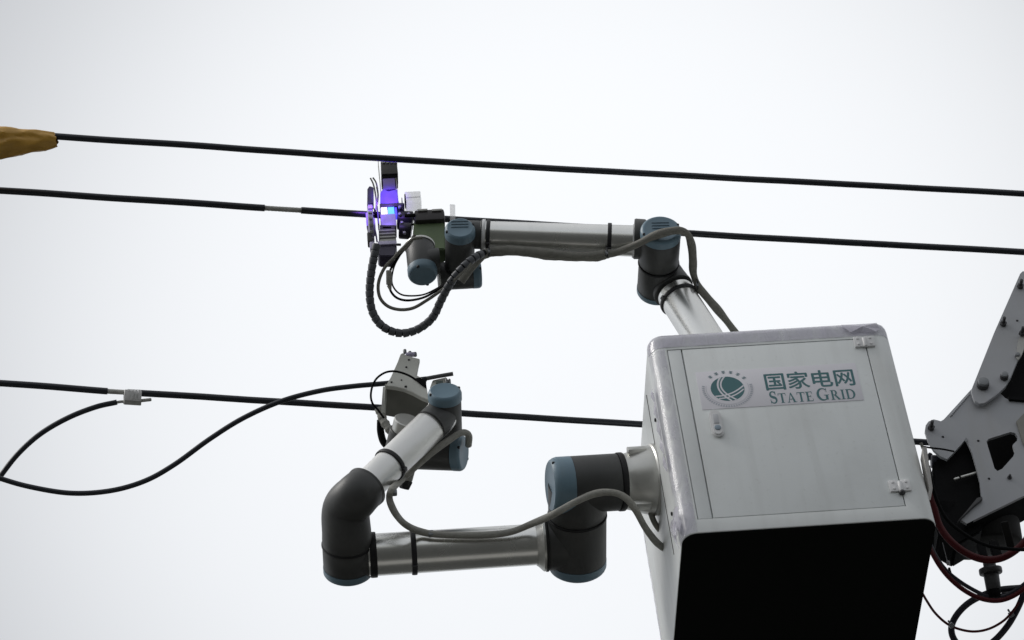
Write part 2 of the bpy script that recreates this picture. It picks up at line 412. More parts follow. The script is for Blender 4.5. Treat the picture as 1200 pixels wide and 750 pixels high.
def letter(mb, ch, x, h, fn0):
    """draw ch with left edge x and height h; returns its width (unit: cap height)"""
    fn = lambda a, b, l_: fn0(x+a*h, b*h, l_)
    K, T, S = .17, .06, .045                 # stem, thin stroke, serif thickness
    if ch == 'S':
        p = arc(.28, .74, .19, .22, 20, 270, 22)[:-1] + arc(.28, .26, .21, .235, 90, -160, 22)
        strokes(mb, p, lambda t: .07+.12*math.exp(-((t-.5)/.18)**2)+.02, fn)
        rect(mb, .44, .68, .48, .98, fn); rect(mb, .05, .02, .09, .34, fn); return .58
    if ch == 'T':
        rect(mb, .30, 0, .30+K, 1, fn); rect(mb, .02, .93, .75, 1, fn); rect(mb, .02, .74, .06, .95, fn); rect(mb, .71, .74, .75, .95, fn); rect(mb, .2, 0, .57, S, fn); return .78
    if ch == 'A':
        poly(mb, [(.08, 0), (.15, 0), (.42, .88), (.38, 1)], fn); poly(mb, [(.36, 1), (.46, 1), (.80, 0), (.60, 0)], fn)
        rect(mb, .22, .30, .60, .30+T, fn); rect(mb, 0, 0, .25, S, fn); rect(mb, .52, 0, .9, S, fn); return .92
    if ch == 'E':
        rect(mb, .1, 0, .1+K, 1, fn); rect(mb, 0, .94, .62, 1, fn); rect(mb, 0, 0, .66, .06, fn); rect(mb, .1, .48, .48, .54, fn)
        rect(mb, .58, .76, .62, .97, fn); rect(mb, .62, .03, .66, .26, fn); rect(mb, .45, .40, .49, .62, fn); return .70
    if ch == 'G':
        strokes(mb, arc(.48, .5, .38, .47, 48, 318, 40), lambda t: .06+.13*math.sin(math.pi*min(1, max(0, (t-.08)/.9)))**1.5, fn)
        rect(mb, .66, .05, .66+K, .44, fn); rect(mb, .55, .40, .92, .45, fn); rect(mb, .73, .68, .77, .98, fn); return .98
    if ch == 'R':
        rect(mb, .1, 0, .1+K, 1, fn); rect(mb, 0, 0, .37, S, fn); rect(mb, 0, .955, .2, 1, fn)
        strokes(mb, [(.2, .97)]+arc(.36, .735, .20, .235, 90, -90, 20)+[(.2, .5)], lambda t: .05+.11*math.sin(math.pi*t)**2, fn)
        poly(mb, [(.34, .50), (.50, .52), (.88, 0), (.66, 0)], fn); rect(mb, .64, 0, .92, S, fn); return .93
    if ch == 'I':
        rect(mb, .1, 0, .1+K, 1, fn); rect(mb, 0, 0, .37, S, fn); rect(mb, 0, 1-S, .37, 1, fn); return .42
    if ch == 'D':
        rect(mb, .1, 0, .1+K, 1, fn); rect(mb, 0, 0, .3, S, fn); rect(mb, 0, 1-S, .3, 1, fn)
        strokes(mb, [(.2, .965)]+arc(.40, .5, .40, .465, 90, -90, 26)+[(.2, .035)], lambda t: .06+.13*math.sin(math.pi*t)**2, fn); return .90
en = MB(); cap, sm = .0465, .0365
widths = []
def lay(mb, fn0, sx):
    x = 0
    for ch, h in (('S', cap), ('T', sm), ('A', sm), ('T', sm), ('E', sm), (' ', sm), ('G', cap), ('R', sm), ('I', sm), ('D', sm)):
        if ch == ' ': x += .30*h; continue
        x += (letter(mb, ch, x, h, fn0) + .05)*h
    return x
tmp = MB(); tot = lay(tmp, lambda a, b, l_: SP(a, b, l_), 1); tmp.bm.free()
LIFT[0] = 0
lay(en, lambda a, b, l_: SP(.3115+a*(.556-.3115)/tot, -.3065+b, l_), 1)
obj('lettering', en, M_TEAL, stk)
# round emblem: a teal globe crossed by pale curved lines inside a faint ring of characters
EX, EZ, ER = .199, -.240, .0475
em = MB(); em.flat([SP(EX+ER*math.cos(R(a)), EZ+ER*.98*math.sin(R(a)), .00004) for a in range(0, 360, 6)])
LIFT[0] = .00006
obj('emblem', em, M_TEAL, stk)
el = MB(); LIFT[0] = .0001
efn = lambda a, b, l_: SP(EX+a*ER, EZ+b*ER, l_)
def bez(a, b, c, n=20): return [((1-t)**2*a[0]+2*t*(1-t)*b[0]+t*t*c[0], (1-t)**2*a[1]+2*t*(1-t)*b[1]+t*t*c[1]) for t in [i/n for i in range(n+1)]]
strokes(el, bez((-.30, .95), (-.95, .0), (.12, -.98)), lambda t: .11, efn)
strokes(el, bez((-.05, .98), (-.85, .05), (.40, -.90)), lambda t: .10, efn)
strokes(el, bez((-.80, -.55), (.15, -.62), (.97, .18)), lambda t: .10, efn)
strokes(el, bez((-.62, -.74), (.25, -.80), (.95, -.10)), lambda t: .09, efn)
obj('emblem_lines', el, M_STICK, stk)
rg = MB(); LIFT[0] = .00003
for a in range(36, 150, 19):                 # six small characters over the globe
    c, s_ = math.cos(R(a)), math.sin(R(a)); px_, pz_ = 1.34*c, 1.34*s_
    for q in range(3):
        o_ = (q-1)*.075
        poly(rg, [(px_-.10*s_+o_*c, pz_+.10*c+o_*s_), (px_+.10*s_+o_*c, pz_-.10*c+o_*s_), (px_+.10*s_+(o_+.04)*c, pz_-.10*c+(o_+.04)*s_), (px_-.10*s_+(o_+.04)*c, pz_+.10*c+(o_+.04)*s_)], efn)
    poly(rg, [(px_-.02*s_-.11*c, pz_+.02*c-.11*s_), (px_+.02*s_-.11*c, pz_-.02*c-.11*s_), (px_+.02*s_+.12*c, pz_-.02*c+.12*s_), (px_-.02*s_+.12*c, pz_+.02*c+.12*s_)], efn)
obj('emblem_lettering', rg, mat('greyed teal print', (.16, .25, .28), .5), stk)
rg = MB()
strokes(rg, arc(0, 0, 1.28, 1.26, 165, 375, 60), lambda t: .02, efn)
for k in range(34):
    a = R(168+k*6.1); strokes(rg, [(1.36*math.cos(a), 1.34*math.sin(a)), (1.52*math.cos(a), 1.48*math.sin(a))], lambda t: .075, efn)
obj('emblem_ring', rg, M_TEALF, stk)
# lilac protective film left on the top edge and the left corner
def film_patch(us, zs_, off):
    """us: indices along the outline; zs_: (inset, z)"""
    f_ = MB(); rows = []
    for i, z in zs_:
        ol = outline(i-off, z=z)
        rows.append([f_.bm.verts.new(ol[u] + Vector((random.uniform(-1, 1), random.uniform(-1, 1), random.uniform(-1, 1)))*.0006) for u in us])
    for A, B in zip(rows, rows[1:]):
        for k in range(len(us)-1): f_.bm.faces.new((A[k], A[k+1], B[k+1], B[k]))
    return f_
top_us = list(range(NP-9, NP)) + list(range(0, 6))
obj('protective_film', film_patch(top_us, [(0, -.066), (0, -.05), (0, -RT)]+zs[5:10], .0016), M_FILM, cab, label='lilac film left along the top edge')
cor_us = list(range(NP-9, NP))
obj('protective_film', film_patch(cor_us, [(0, -BH+.004+k*(BH-.075)/40) for k in range(41)], .0018), M_FILM2, cab, label='lilac film on the left front corner')
rear_us = list(range(NP-15, NP-10))
obj('protective_film', film_patch(list(range(19, 26)), [(0, -BH+.004+k*(BH-.08)/30) for k in range(31)], .003), M_FILM, cab, label='lilac film on the left rear corner')
cr = MB()                                     # crumpled corner of the film at the lower left
random.seed(3)
for (cx_, cy_, cz_, r_) in ((.004, .03, -.735, .03), (.006, .012, -.705, .03), (.002, .05, -.70, .022)):
    vs = [cr.bm.verts.new(BOX+Vector((cx_-.012+random.uniform(-.010, .006), cy_+r_*math.cos(R(a))*random.uniform(.7, 1.2), cz_+1.5*r_*math.sin(R(a))*random.uniform(.7, 1.2)))) for a in range(0, 360, 30)]
    c_ = cr.bm.verts.new(BOX+Vector((cx_-.024, cy_, cz_)))
    for k in range(12): cr.bm.faces.new((vs[k], vs[(k+1) % 12], c_))
obj('film_flap', cr, M_FILM, cab, ang=5)
cr = MB()
vs0 = []
for k, (x_, z_) in enumerate(((.560, -.020), (.580, -.060), (.612, -.055), (.655, -.062), (.668, -.045), (.662, -.028), (.62, -.022))):
    vs0.append(cr.bm.verts.new(BOX+Vector((x_, -.004-.008*(k % 2), z_))))
c_ = cr.bm.verts.new(BOX+Vector((.62, -.014, -.040)))
for k in range(len(vs0)): cr.bm.faces.new((vs0[k], vs0[(k+1) % len(vs0)], c_))
obj('film_flap', cr, M_FILM, cab, ang=5)
cr = MB(); n_ = 14
fa_ = [(.010+.004*math.sin(k*1.3), .020, -.20-.30*k/n_) for k in range(n_+1)]
va = [cr.bm.verts.new(BOX+Vector((-.0025, .040, z_))) for x_, y_, z_ in fa_]
vb = [cr.bm.verts.new(BOX+Vector((-.012-.004*math.sin(k*2.1), .030, z_-.004))) for k, (x_, y_, z_) in enumerate(fa_)]
vc = [cr.bm.verts.new(BOX+Vector((-.008-.003*math.sin(k*1.7), .020, z_))) for k, (x_, y_, z_) in enumerate(fa_)]
for k in range(n_):
    cr.bm.faces.new((va[k], va[k+1], vb[k+1], vb[k])); cr.bm.faces.new((vb[k], vb[k+1], vc[k+1], vc[k]))
obj('film_flap', cr, M_FILM, cab, ang=25)
# grooved seam lines and rivets on the left side
sd = MB(); sd.box(BOX+Vector((-.0005, .19, -.37)), (.002, .0035, .60), bev=.0005); obj('side_seam', sd, M_GASKET, cab)
for z_ in (-.25, -.60):
    rv = MB(); rv.cyl(BOX+Vector((0, .10, z_)), BOX+Vector((-.005, .10, z_)), .006, seg=12); obj('rivet', rv, M_BOLT, cab)
rb = MB(); rb.prism([PX(1081, 524, BW+.004), PX(1086, 524, BW+.03), PX(1093, 572, BW+.03), PX(1089, 572, BW+.004)], Y*.05); obj('rear_bracket', rb, mat('off white bracket', (.52, .50, .47), .5), cab)

# ------------------------------------------------------------------ robot arms
def rounded(h, r, b=.006): return [(0, 0), (0, r-b), (b*.3, r-b*.3), (b, r), (h-b, r), (h-b*.3, r-b*.3), (h, r-b), (h, 0)]
def cap_part(root, o, d, r, h=.026, notch=True, lines=False, lref=None):
    """blue cap: starts at o, closes towards d"""
    c = MB(); c.lathe(o-d*.001, d, [(0, 0), (0, r*1.012), (h*.62, r*1.012), (h*.80, r*.975), (h*.94, r*.91), (h, r*.84), (h*.985, r*.80), (h*.985, 0)], 48)
    co = obj('end_cap', c, M_BLUE, root)
    a, u, v = frame(d, lref)
    if notch:
        for ang in (20, 200):
            q = MB(); p = o+d*(h*.72)+(u*math.cos(R(ang))+v*math.sin(R(ang)))*r*.905
            q.cyl(p, p+d*h*.225, .0048, bev=.001, seg=12); obj('screw_recess', q, M_RING, co)
    if lines:
        q = MB()
        for k in range(3):
            p = o+d*(h*1.0)+v*(.012*(k-1)-.014); q.box(p, (.052, .0022, .0016), (u, v, d), bev=.0003)
        obj('moulded_line', q, mat('cap groove', (.07, .115, .15), .5), co)
    return co
def band(root, p, d, r, wdt, name='strap', m=None, tail=True):
    b = MB(); b.lathe(p-d*wdt/2, d, [(0, r*.98), (0, r+.0035), (wdt*.2, r+.0045), (wdt*.8, r+.0045), (wdt, r+.0035), (wdt, r*.98)], 40)
    so_ = obj(name, b, m or M_STRAP, root)
    if name == 'strap':
        t_ = (V(0, -.55, -.8)); t_ = (t_-d*t_.dot(d)).normalized()
        q = MB(); q.box(p+t_*(r+.006), (wdt*1.05, .014, .008), (d, d.cross(t_), t_), bev=.002); obj('buckle', q, M_BOLT, so_)
    return so_

# ---- upper arm, standing on the cabinet top and reaching left to the wire
arm1 = thing('robot_arm', 'upper grey robot arm with blue caps reaching to the middle wire', 'robot arm', BOX+Vector((.252, .45, 0)), 'two jointed robot arms')
yb = .245                                      # plane of the upper tube (behind the cabinet front)
ya = .115                                     # plane of the forearm
e_cap = PY(774.5, 269, .035)
p0, p1 = PY(789.5, 341, yb), PY(829, 403, yb)
td = (p1-p0).normalized()
sh = p0 + td*((p0.z-(BOX.z+.065))/-td.z)
b = MB(); b.cyl(Vector((sh.x, sh.y+.15, BOX.z)), Vector((sh.x, sh.y+.15, BOX.z+.03)), .105); b.cyl(Vector((sh.x, sh.y+.15, BOX.z+.03)), Vector((sh.x, sh.y+.15, BOX.z+.09)), .095, .082)
obj('base', b, M_ALUP, arm1)
b = MB(); b.cyl(Vector((sh.x, sh.y+.15, BOX.z+.09)), Vector((sh.x, sh.y+.15, BOX.z+.12)), .080, bev=.01); b.cyl(sh+Y*.17, sh+Y*.045, .064); b.cyl(sh+Y*.05, sh-Y*.045, .062, bev=.01)
obj('joint_housing', b, M_JOINT, arm1)
cap_part(arm1, Vector((sh.x, sh.y+.15, BOX.z+.12)), Z, .08); cap_part(arm1, sh-Y*.045, -Y, .061, .02)
rt = .0575
b = MB(); b.lathe(sh, p0-sh, [(.05, 0), (.05, rt), ((p0-sh).length-.012, rt*.99), ((p0-sh).length-.012, 0)], 48); obj('arm_tube', b, M_ALU, arm1)
# elbow: housing along y, then a bend down into the tube
r_e = .0605
el_far = e_cap + Y*.135
CJ = Vector((e_cap.x, BOX.y+yb, e_cap.z))
b = MB(); b.lathe(e_cap+Y*.024, Y, [(0, 0), (0, r_e*.97), (.003, r_e), (.107, r_e), (.110, r_e*.97), (.110, 0)], 48)
fa0, fa1 = PY(744, 282.5, ya), PY(566, 275.5, ya)
fd = (fa1-fa0).normalized()
le = (fa0-e_cap).dot(fd)
b.lathe(Vector((e_cap.x, fa0.y, fa0.z)), fd, [(0, 0), (0, .052), (le-.040, .055), (le-.034, .0605), (le-.006, .0615), (le-.002, .0595), (le-.002, 0)], 44)
obj('joint_housing', b, M_JOINT, arm1)
band(arm1, el_far+Y*.004, Y, r_e*.965, .006, 'seal_ring', M_RING)
cap_part(arm1, e_cap+Y*.024, -Y, r_e, .028, lines=True, lref=Vector((.05, 0, 1)))
b = MB(); b.lathe(el_far+Y*.003, Y, [(0, 0), (0, r_e*.97), (.003, r_e*.995), (.104, r_e*.995), (.107, r_e*.97), (.107, 0)], 48)
lc = (p0-CJ).dot(td); c0 = p0-td*lc
b.tube(spline([CJ.lerp(c0, .6)-Y*.012, CJ.lerp(c0, .9)+td*lc*.35, p0-td*.012, p0], 6), lambda t: r_e*(1.03-.01*t), 44)
b.lathe(p0-td*.010, td, [(0, r_e), (.001, r_e+.003), (.010, r_e+.003), (.011, r_e-.003)], 44)
obj('elbow_bend', b, M_JOINT, arm1)
cap_part(arm1, el_far+Y*.109, Y, r_e*1.0, .024, notch=False)
band(arm1, p0+td*.040, td, rt, .011)
# forearm
rf0, rf1 = .0475, .0430
Lf = (fa1-fa0).length
b = MB(); b.lathe(fa0-fd*.004, fd, [(0, 0), (0, rf0), (Lf, rf1), (Lf, 0)], 48); obj('arm_tube', b, M_ALU, arm1)
b = MB(); b.lathe(fa0+fd*.0, fd, [(0, rf0), (0, rf0+.0035), (.007, rf0+.0035), (.007, rf0)], 44); obj('flange', b, M_WHITE, arm1)
band(arm1, PY(714, 281, ya), fd, rf0*.985, .012)
band(arm1, PY(572, 276, ya), fd, rf1*1.005, .012)
# wrist one (axis y), wrist two (axis x), wrist three (axis z, cap down)
w1 = PY(539, 268, ya-.055)
r_w = .0445
b = MB(); b.lathe(w1+Y*.024, Y, [(0, 0), (0, r_w*.97), (.003, r_w), (.125, r_w), (.129, r_w*.95), (.129, 0)], 44)
b.lathe(fa1-fd*.006, fd, [(0, 0), (0, .046), (.012, .046), (.014, .043), (.06, .043), (.06, 0)], 44)
obj('joint_housing', b, M_JOINT, arm1)
band(arm1, fa1-fd*.002, fd, .0435, .010, 'flange', M_WHITE)
band(arm1, w1+Y*.153, Y, r_w*.97, .005, 'seal_ring', M_RING)
cap_part(arm1, w1+Y*.024, -Y, r_w*1.02, .030, lines=True, lref=Vector((.05, 0, 1)))
w2 = w1 + Y*.196
b = MB(); b.cyl(w2-Y*.055, w2, r_w*.98, bev=.006, seg=40)
w2l, w2r = w2-X*.066, w2+X*.040
b.lathe(w2l, X, [(0, 0), (0, r_w*.92), (.004, r_w*.96), (.104, r_w*.96), (.106, r_w*.93), (.106, 0)], 44)
obj('joint_housing', b, M_JOINT, arm1)
cap_part(arm1, w2r, X, r_w*.96, .026)
band(arm1, w2l+X*.002, X, r_w*.9, .006, 'seal_ring', M_ALUP)
w3 = PY(496.5, 300, (w2.y-BOX.y)-.03)
w3 = Vector((w3.x, w2.y-.02, w3.z))
ctr = PY(495.5, 323, .19)                      # centre of the downward cap
zt_ = ctr.z+.125
b = MB(); b.cyl(ctr+Z*.024, Vector((ctr.x, ctr.y, zt_)), r_w*.98, bev=.004, seg=44)
b.cyl(Vector((ctr.x, ctr.y, w2.z if abs(w2.z-ctr.z) < .2 else ctr.z+.07)), Vector((w2l.x+.004, ctr.y+.0, w2.z if abs(w2.z-ctr.z) < .2 else ctr.z+.07)), r_w*.9, seg=40)
obj('joint_housing', b, M_JOINT, arm1)
cap_part(arm1, ctr+Z*.026, -Z, r_w, .030)
band(arm1, Vector((ctr.x, ctr.y, zt_)), Z, r_w*.95, .008, 'flange', M_ALUP)
print('ARM1 depth cap', zof(e_cap), 'w1', zof(w1), 'w2', zof(w2), 'w3', zof(ctr), 'w2.z', w2.z-ctr.z, 'y', ctr.y-BOX.y, w2.y-BOX.y)

# ---- lower arm, fixed to the left side of the cabinet
arm2 = thing('robot_arm', 'lower grey robot arm folded back towards the lowest wire, fixed to the cabinet side', 'robot arm', PX(769, 562, 0), 'two jointed robot arms')
B0 = ROOT[arm2.name]
nx = -X
nj = V(-.978, -.05, -.20)
b = MB(); b.lathe(B0-nj*.03, nj, [(0, 0), (0, .104), (.044, .104), (.048, .099), (.062, .098), (.107, .084), (.122, .080), (.128, .080), (.128, 0)], 56)
for a in (30, 150, 270):
    u_ = Y*math.cos(R(a))+Z*math.sin(R(a)); b.box(B0+nj*.055+u_*.090, (.055, .028, .02), (nj, nj.cross(u_), u_), bev=.004)
obj('base', b, M_ALUP, arm2)
band(arm2, B0+nj*.106, nj, .080, .016, 'seal_ring', M_RING)
b = MB(); b.lathe(B0+nj*.114, nj, [(0, 0), (0, .079), (.003, .082), (.134, .082), (.138, .08), (.138, 0)], 52)
t2 = .232
J = B0+nj*t2
a2 = V(0, -.87, .5); a2 = (a2-X*a2.dot(X)).normalized()
b.lathe(J, a2, [(0, 0), (0, .083), (.098, .083), (.101, .081), (.101, 0)], 52)
obj('joint_housing', b, M_JOINT, arm2)
cap_part(arm2, B0+nj*.252, nj, .0815, .060)
band(arm2, J+a2*.104, a2, .0815, .008, 'seal_ring', M_RING)
tj = .196
b = MB(); b.lathe(J+a2*.107, a2, [(0, 0), (0, .082), (.002, .084), (.145, .084), (.147, .082), (.147, 0)], 52)
Jt = J+a2*tj
b.lathe(Jt, nx, [(0, 0), (0, .078), (.084, .078), (.088, .076), (.088, 0)], 48)
obj('joint_housing', b, M_JOINT, arm2)
cap_part(arm2, J+a2*.255, a2, .0835, .036)
band(arm2, Jt+nx*.091, nx, .0765, .008, 'seal_ring', M_RING)
b = MB(); b.lathe(Jt+nx*.094, nx, [(0, 0), (0, .079), (.007, .079), (.022, .064), (.026, .062), (.026, 0)], 48); obj('flange', b, M_ALUP, arm2)
# long tube to the elbow
zt2 = zof(Jt)
pe = P(434, 646.5, zt2)
Lt = (Jt-pe).dot(X)
E2 = Jt+nx*(Lt+.066)
b = MB(); b.lathe(Jt+nx*.118, nx, [(0, 0), (0, .0595), (Lt-.118+.012, .0612), (Lt-.118+.012, 0)], 52); obj('arm_tube', b, M_ALU, arm2)
band(arm2, Jt+nx*(Lt-.122), nx, .0612, .015)
band(arm2, Jt+nx*(Lt-.006), nx, .0615, .020, 'seal_ring', M_RING)
r2 = .0715
b = MB(); b.lathe(E2-a2*.042, a2, [(0, 0), (0, r2*.98), (.002, r2), (.072, r2), (.075, r2*.97), (.075, 0)], 52)
b.lathe(E2, -nx, [(0, 0), (0, .062), (.056, .062), (.06, .060), (.06, 0)], 44)
obj('joint_housing', b, M_JOINT, arm2)
band(arm2, E2-a2*.044, a2, r2*.97, .007, 'seal_ring', M_RING)
cap_part(arm2, E2+a2*.033, a2, r2, .028)
# elbow bend and forearm
ze = zof(E2-a2*.13)
q0, q1 = P(429, 571, ze+.01), P(521, 484, ze+.26)
fd2 = (q1-q0).normalized()
b = MB(); s0 = E2-a2*.046
path = spline([s0, s0-a2*.035, s0.lerp(q0, .52)-X*.030-a2*.018, q0-fd2*.045, q0], 8)
b.tube(path, lambda t: r2*(1-.14*t**1.5), 48)
b.lathe(q0-fd2*.006, fd2, [(0, r2*.82), (0, r2*.885), (.010, r2*.895), (.013, r2*.85), (.013, .03)], 48)
obj('elbow_bend', b, M_JOINT, arm2)
Lq = (q1-q0).length
ra, rb_ = .0455, .0510
b = MB(); b.lathe(q0, fd2, [(0, 0), (0, ra), (Lq*.2, ra*1.03), (Lq*.96, rb_), (Lq, rb_*.97), (Lq, 0)], 52); obj('arm_tube', b, mat('pale satin aluminium tube', (.80, .80, .78), .36, metal=.75, var=.05, nscale=7, rvar=.04, dirt=.10), arm2)
band(arm2, q0+fd2*Lq*.30, fd2, ra*1.045, .013)
# wrists
z1 = zof(q1)
wa = P(521.5, 467, z1-.03); r_v = .0475
b = MB(); b.lathe(wa, a2, [(0, 0), (0, r_v*.98), (.002, r_v), (.112, r_v), (.115, r_v*.97), (.115, 0)], 44)
wq = wa+a2*.045
b.lathe(wq-fd2*.075, fd2, [(0, 0), (0, .0495), (.03, .0495), (.075, .045), (.075, 0)], 44)
obj('joint_housing', b, M_JOINT, arm2)
cap_part(arm2, wa+a2*.001, -a2, r_v*1.03, .030)
wc = P(520, 530, zof(wa+a2*.15))
dx2 = V(.96, -.03, -.28)
b = MB(); b.lathe(wc-dx2*.085, dx2, [(0, 0), (0, r_v*1.1), (.006, r_v*1.14), (.116, r_v*1.12), (.118, r_v*1.08), (.118, 0)], 44)
b.cyl(wa+a2*.10, wa+a2*.155, r_v*.98, seg=40)
obj('joint_housing', b, M_JOINT, arm2)
cap_part(arm2, wc+dx2*.034, dx2, r_v*1.12, .030)
u3 = V(.22, .86, -.42)
c3 = P(466, 538, zof(wc)+.02)
b = MB(); b.lathe(c3, u3, [(0, 0), (0, .040), (.004, .044), (.094, .044), (.098, .042), (.098, 0)], 44)
b.cyl(c3+u3*.05, wc-dx2*.06, .042, seg=40)
obj('joint_housing', b, M_JOINT, arm2)
b = MB(); b.lathe(c3+u3*.099, u3, [(0, 0), (0, .0385), (.034, .0385), (.036, .036), (.036, 0)], 40); obj('flange', b, M_ALUP, arm2)
b = MB(); p_ = P(481, 545, zof(wc)+.02); q_ = P(476, 563, zof(wc)+.02)
b.cyl(p_, q_, .018, seg=16); obj('connector', b, M_LGCLOTH, arm2)
b = MB(); b.cyl(q_, P(473.5, 573, zof(wc)+.02), .021, .016, seg=8); obj('connector_plug', b, M_RING, arm2)
print('ARM2 base', zof(B0), 'J', zof(Jt), 'E', zof(E2), 'w', zof(wa), zof(wc))

# ------------------------------------------------------------------ overhead wires
def wire(label, pts, r, bare=None, end_l=None):
    """pts: (px, py, z).  bare: (i0, i1) pixel range where the insulation is stripped"""
    P3 = [P(*p) for p in pts]
    def at_px(px):
        for a, b_ in zip(pts, pts[1:]):
            if a[0] <= px <= b_[0]:
                t = (px-a[0])/(b_[0]-a[0]); return P(*[a[k]+(b_[k]-a[k])*t for k in range(3)])
    t_ = thing('overhead_wire', label, 'wire', P3[len(P3)//2], 'overhead power wires')
    def run(px0, px1, n=40):
        return [at_px(px0+(px1-px0)*i/n)+Z*.0022*noise.noise(Vector((px0+(px1-px0)*i/n, r*9000, 3))*.011) for i in range(n+1)]
    x0, x1 = pts[0][0], pts[-1][0]
    if bare:
        b = MB(); b.tube(run(x0, bare[0]), r, 20); obj('insulation', b, M_WIRE, t_)
        b = MB(); b.tube(run(bare[1], x1), r, 20); obj('insulation', b, M_WIRE, t_)
        b = MB(); n = 60; core = run(bare[0]-4, bare[1]+4, n)
        d = (core[-1]-core[0]).normalized(); a, u, v = frame(d)
        for k in range(6):                    # six twisted strands
            b.tube([p+(u*math.cos(k*math.pi/3+i*.22)+v*math.sin(k*math.pi/3+i*.22))*r*.46 for i, p in enumerate(core)], r*.31, 8)
        obj('bare_conductor', b, M_BARE, t_, label='stripped bare strands')
    else:
        b = MB(); b.tube(run(x0, x1, 80), r, 20); obj('insulation', b, M_WIRE, t_)
    return t_
RW = .0102
W2Z = zof(PY(456, 252, .235)) + .035
wire('topmost black wire, running out of the ochre cover at the left', [(-60, 152.5, 8.75), (65, 160, 8.85), (200, 168.6, 8.92), (400, 182.6, 9.05), (600, 194.8, 9.17), (900, 211, 9.35), (1200, 227, 9.53), (1320, 233.5, 9.60)], RW)
wire('middle black wire with a stripped grey stretch, clamped by the violet lit tool', [(x_, y_, W2Z+(x_-456)*.00053) for x_, y_ in ((-120, 216), (0, 223.3), (200, 236.3), (331, 245.2), (460, 253), (700, 267), (900, 279), (1200, 295.3), (1320, 301.5))], RW*1.04, (310, 353))
wire('lowest black wire passing behind the cabinet, silver clamp on its left', [(-120, 441, 8.76), (0, 449, 8.80), (125, 458.2, 8.86), (300, 469, 8.94), (440, 477.5, 8.99), (545, 484.6, 9.04), (748, 497, 9.13), (1080, 518, 9.28), (1320, 533, 9.4)], RW*1.0, (126, 149))

# ochre insulating cover on the topmost wire
b = MB(); secs = []
random.seed(11)
prof = [(-70, 143, 200), (-30, 146, 195), (0, 147.5, 187.5), (18, 148.5, 184), (36, 150.5, 180), (52, 152.5, 177.5), (62, 154, 175.5), (67, 156, 173)]
NR, NS = 40, 36
for k in range(NR+1):
    px = prof[0][0]+(prof[-1][0]-prof[0][0])*k/NR
    for A, B in zip(prof, prof[1:]):
        if A[0] <= px <= B[0]+1e-6: t = (px-A[0])/(B[0]-A[0]); ty, by = A[1]+(B[1]-A[1])*t, A[2]+(B[2]-A[2])*t; break
    z = 8.80+px*.0006; c = P(px, (ty+by)/2, z); h = (by-ty)/2*z/F
    up = (P(px, ty, z)-c).normalized(); dp = V(0, 0, 1); dp = (dp-up*dp.dot(up)).normalized()
    ring = []
    for j in range(NS):
        a = 2*math.pi*j/NS
        q = Vector((px*.030, math.cos(a)*1.1+px*.012, math.sin(a)*1.3))
        fold = abs(noise.noise(q*1.3))*.50+abs(noise.noise(q*2.9+Vector((9, 2, 4))))*.16
        rr = 1.06-fold
        frill = X*(.005*noise.noise(Vector((a*1.7, 4, 1)))-(.006 if math.sin(a) > .6 else 0)) if k == NR else X*0
        ring.append(b.bm.verts.new(c+up*h*math.sin(a)*(1-.35*fold)+dp*h*.85*math.cos(a)*rr+frill))
    secs.append(ring)
for A, B in zip(secs, secs[1:]):
    for j in range(NS): b.bm.faces.new((A[j], A[(j+1) % NS], B[(j+1) % NS], B[j]))
b.bm.faces.new(secs[0])
obj('insulating_cover', b, M_YELLOW, label='creased ochre insulating cover wrapped round the topmost wire', cat='cover', loc=P(0, 167, 8.85), ang=50)

# silver clamp on the lowest wire with its lead
zc = 8.872
ck = thing('wire_clamp', 'small silver ribbed clamp joining a black lead to the lowest wire', 'clamp', P(155, 466, zc))
wd = (P(200, 463, 8.9)-P(125, 458.2, 8.86)).normalized(); upc = V(0, 1, 0); upc = (upc-wd*upc.dot(wd)).normalized(); dc = wd.cross(upc)
b = MB(); b.box(P(155.2, 463.2, zc), (.052, .040, .033), (wd, dc, upc), bev=.004)
for k in range(5): b.box(P(147+k*4.1, 462, zc-.021), (.0045, .005, .028), (wd, dc, upc), bev=.001)
obj('clamp_body', b, M_CLAMP, ck)
b = MB(); b.box(P(155, 471.5, zc), (.052, .036, .016), (wd, dc, upc), bev=.003); obj('clamp_jaw', b, M_BARE, ck)
b = MB(); b.cyl(P(165, 469.6, zc), P(177.5, 468.2, zc), .0052, seg=12); obj('conductor_end', b, M_BARE, ck)
def cable(name, label, cat, pts, r, m, group=None, n=10, seg=12, parent=None, wob=0):
    P3 = spline([P(*p) for p in pts], n)
    c = P3[len(P3)//2].copy()
    b = MB()
    rr = r if not wob else (lambda t: r*(1+wob*math.sin(t*40)+wob*.6*math.sin(t*91+1)))
    b.tube(P3, rr, seg)
    if parent is not None: return obj(name, b, m, parent)
    return obj(name, b, m, label=label, cat=cat, group=group, loc=c)
ld = thing('tap_lead', 'short black lead curving down and left from the silver clamp', 'cable', P(60, 500, 8.86))
cable('insulation', '', '', [(-90, 700, 8.7), (-40, 625, 8.75), (-10, 574, 8.8), (2, 556, 8.81), (22, 531, 8.82), (48, 508, 8.84), (80, 489.5, 8.85), (112, 477, 8.86), (137, 471.3, zc)], .0082, M_WIRE, parent=ld)
cable('bare_conductor', '', '', [(135, 471.8, zc), (141, 470.8, zc), (148, 470.4, zc)], .0045, M_BARE, parent=ld)
jc = thing('jumper_cable', 'long black cable sagging from the left edge up to the pale gripper', 'cable', P(200, 545, 8.75))
